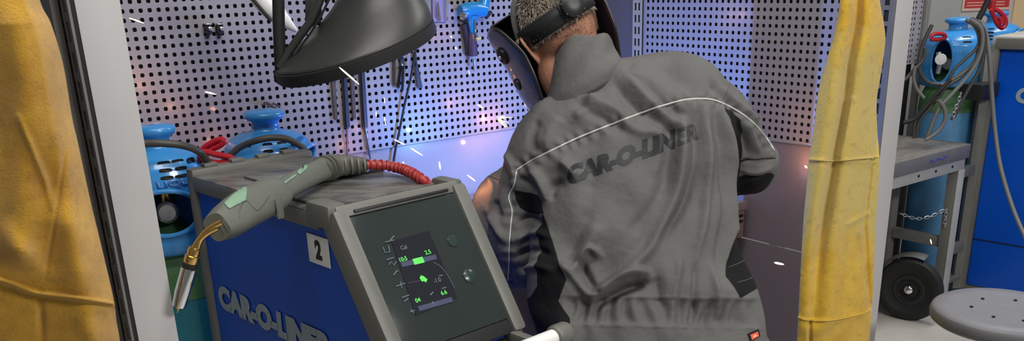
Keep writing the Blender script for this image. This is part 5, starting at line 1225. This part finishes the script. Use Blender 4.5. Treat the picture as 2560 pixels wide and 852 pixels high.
arc_ = [hd_(math.sin(a)*.090, .0, math.cos(a)*.118+.012) for a in np.linspace(-1.45, 1.45, 30)]
MB().tube(arc_, [(.011, .002)]*30, 8, upv=tuple(Ft)).build('crown_strap', M['strap'], hm)
kb = hd_(.0, -.116, .030); MB().lathe([(0, 0), (.026, 0), (.029, .004), (.029, .012), (.024, .017), (.010, .019), (0, .019)], kb, -Ft, 28).build('adjustment_knob', M['black'], hm)
for k in range(14):
    a = 2*PI*k/14; MB().box(kb-Ft*.008+(E_*math.cos(a)+U_*math.sin(a))*.0285, Ft, (E_*math.cos(a)+U_*math.sin(a)), (E_*-math.sin(a)+U_*math.cos(a)), .011, .004, .004, .001).build('knob_grip', M['black'], hm) if k % 2 == 0 else None
for s in (-1, 1):
    MB().tube([hd_(s*.090, .03, .030), hd_(s*.100-.006, .03, .030), hd_(s*.112-.010, .030, .030)], [.013, .011, .010], 12).build('pivot_arm', M['blackmatte'], hm)
# torch in the worker's hand
t2 = thing('hand_torch', 'small welding torch held in the worker gloved hands at the arc', 'welding torch', ARC)
hdir = (wrR+(tipR-wrR).normalized()*.10)
g0 = hdir+Vector((-.028, 0, -.006)); MB().tube([g0-Vector((0, .10, -.03)), g0, g0+Vector((0, .06, -.006))], [.013, .017, .015], 16).build('torch_handle', M['torch'], t2)
nk0 = g0+Vector((0, .06, -.006)); MB().tube([Vector(q) for q in spline([tuple(nk0), tuple(nk0*.5+ARC*.5+Vector((0, .0, .035))), tuple(ARC+Vector((-.012, -.040, .035)))], 6)], .007, 12).build('torch_neck', M['brass'], t2)
MB().tube([ARC+Vector((-.014, -.045, .040)), ARC+Vector((-.003, -.010, .010))], [.009, .007], 16).build('torch_nozzle', M['chrome'], t2)
# the piece being welded

# ------------------------------------------------------------------ light
def area(name, loc, size, sy, energy, col=(1, 1, 1), target=None):
    l = bpy.data.lights.new(name, 'AREA'); l.shape = 'RECTANGLE'; l.size = size; l.size_y = sy; l.energy = energy; l.color = col
    o = bpy.data.objects.new(name, l); C.objects.link(o); o.location = loc
    d = (Vector(target)-Vector(loc)) if target else Vector((0, 0, -1))
    o.rotation_euler = d.to_track_quat('-Z', 'Y').to_euler(); return o
area('hall_lamp', (.1, 1.1, 3.5), 2.2, .4, 48, (1, .97, .93), (.1, 1.6, 0))
area('hall_lamp', (2.5, -.7, 3.2), 1.6, .4, 100, (1, .98, .96), (1.2, 2.4, .9))
area('hall_lamp', (2.6, 4.0, 3.3), 2.0, .5, 58, (1, .99, .98), (2.3, 4.4, 0))
area('booth_lamp', (.1, 2.5, 3.3), 1.2, .3, 8, (1, .98, .95))
w = bpy.data.worlds.new('world'); bpy.context.scene.world = w; w.use_nodes = True
w.node_tree.nodes['Background'].inputs['Color'].default_value = (.93, .95, 1, 1); w.node_tree.nodes['Background'].inputs['Strength'].default_value = .13
def pt(name, loc, e, col, r=.01):
    l = bpy.data.lights.new(name, 'POINT'); l.energy = e; l.color = col; l.shadow_soft_size = r
    o = bpy.data.objects.new(name, l); C.objects.link(o); o.location = loc; return o
pt('welding_arc', booth(.56, .55, 1.0), 26, (.13, .31, 1.0), .006)
# glowing sparks: slim incandescent droplets
SP_ = mat('spark_white_hot', sc(255, 236, 205), .5, emit=(1, .80, .55), es=2.4)
SPO = mat('spark_orange', sc(255, 180, 120), .5, emit=(1, .45, .18), es=3.0)
def spark(x0, y0, x1, y1, Y, r, label, m=None):
    a, b = aty(x0, y0, Y), aty(x1, y1, Y); P = [a+(b-a)*t for t in (0, .15, .4, .7, .9, 1)]
    r *= .78; o = MB().tube(P, [r*.35, r*.85, r, r*.9, r*.6, r*.2], 8).build('spark', m or SP_); tag(o, label, 'spark', 'flying welding sparks'); return o
SPY = mat('spark_yellow', sc(255, 225, 130), .5, emit=(1, .72, .30), es=2.2)
SPARKS = [(323, 45, 360, 58, 2.4, .0022, 'white spark at the top left beside the broad post'), (512, 229, 541, 236, 2.5, .0026, 'white spark on the left wall above the round blue guard cap'),
 (848, 168, 898, 211, 2.0, .0024, 'long bright spark crossing the lower rim of the black hood'), (985, 348, 1012, 362, 2.6, .0022, 'spark beside the lower end of the long black rod'),
 (1027, 370, 1057, 389, 2.6, .0024, 'slanting spark on the blue-lit smooth panel right of the rod'), (1098, 404, 1101, 424, 2.6, .003, 'short upright spark on the blue-lit smooth panel'),
 (1007, 404, 1010, 414, 2.5, .003, 'tiny spark just above the red torch hose'), (1168, 437, 1189, 453, 2.4, .0024, 'spark beside the worker left sleeve'),
 (1194, 261, 1207, 270, 2.7, .0028, 'small spark on the perforated wall left of the helmet chin'), (961, 292, 964, 312, 2.8, .0020, 'small upright spark between two rows of holes'),
 (940, 278, 941, 292, 2.8, .0014, 'faint thin spark left of the upright one'), (960, 243, 962, 258, 2.8, .0014, 'faint thin spark above the upright one'),
 (1138, 117, 1141, 124, 2.8, .0034, 'small glowing dot left of the blue air tool'), (1126, 90, 1130, 94, 2.8, .003, 'tiny pink glowing dot above the small dot left of the air tool'),
 (1936, 656, 1960, 661, 2.55, .0042, 'glowing sliver for a lamp reflection before the dark lower panel right of the worker'), (2012, 414, 2018, 420, 2.5, .0034, 'orange spark touching the folded leather curtain'), (1172, 176, 1174, 186, 2.8, .0016, 'faint spark on the nozzle of the air tool'), (2326, 598, 2329, 610, 3.6, .003, 'small spark in front of the work table cross bar')]  # the sliver by the dark lower panel stands for a lamp's reflection
for s in SPARKS: spark(*s[:6], s[6], SPO if 'orange' in s[6] or 'pink' in s[6] else None)
for k in range(10):
    a = -.2+RNG.random()*1.1; l = 12+RNG.random()*26; x, y = 1242+RNG.random()*10, 292+RNG.random()*8
    spark(x, y, x+l*math.cos(a), y+l*math.sin(a), 2.75, .0010, 'yellow spark streaking out of the bright burst beside the helmet chin', SPY)
for x, y, e in ((1255, 303, .35), (1208, 366, .10), (1170, 262, .10), (460, 275, .06), (344, 192, .06), (382, 222, .05), (560, 365, .10), (895+40, 330, .05), (1128, 92, .06), (895, 372, .10)):
    pt('spark_glow', onL(x, y, .06), e, (1, .38, .16), .008)
pt('spark_glow', onR(2000, 412, .05), .3, (1, .40, .15), .01); pt('spark_glow', onR(1965, 300, .10), .14, (1, .42, .25), .01); pt('spark_glow', onR(1795, 42, .06), .05, (1, .5, .4), .01)
pt('spark_glow', aty(1185, 440, 2.26), .4, (1, .36, .16), .01)
sc_ = bpy.context.scene
sc_.view_settings.view_transform = 'Standard'; sc_.view_settings.look = 'None'; sc_.view_settings.exposure = 0; sc_.view_settings.gamma = 1; sc_.view_settings.use_curve_mapping = False
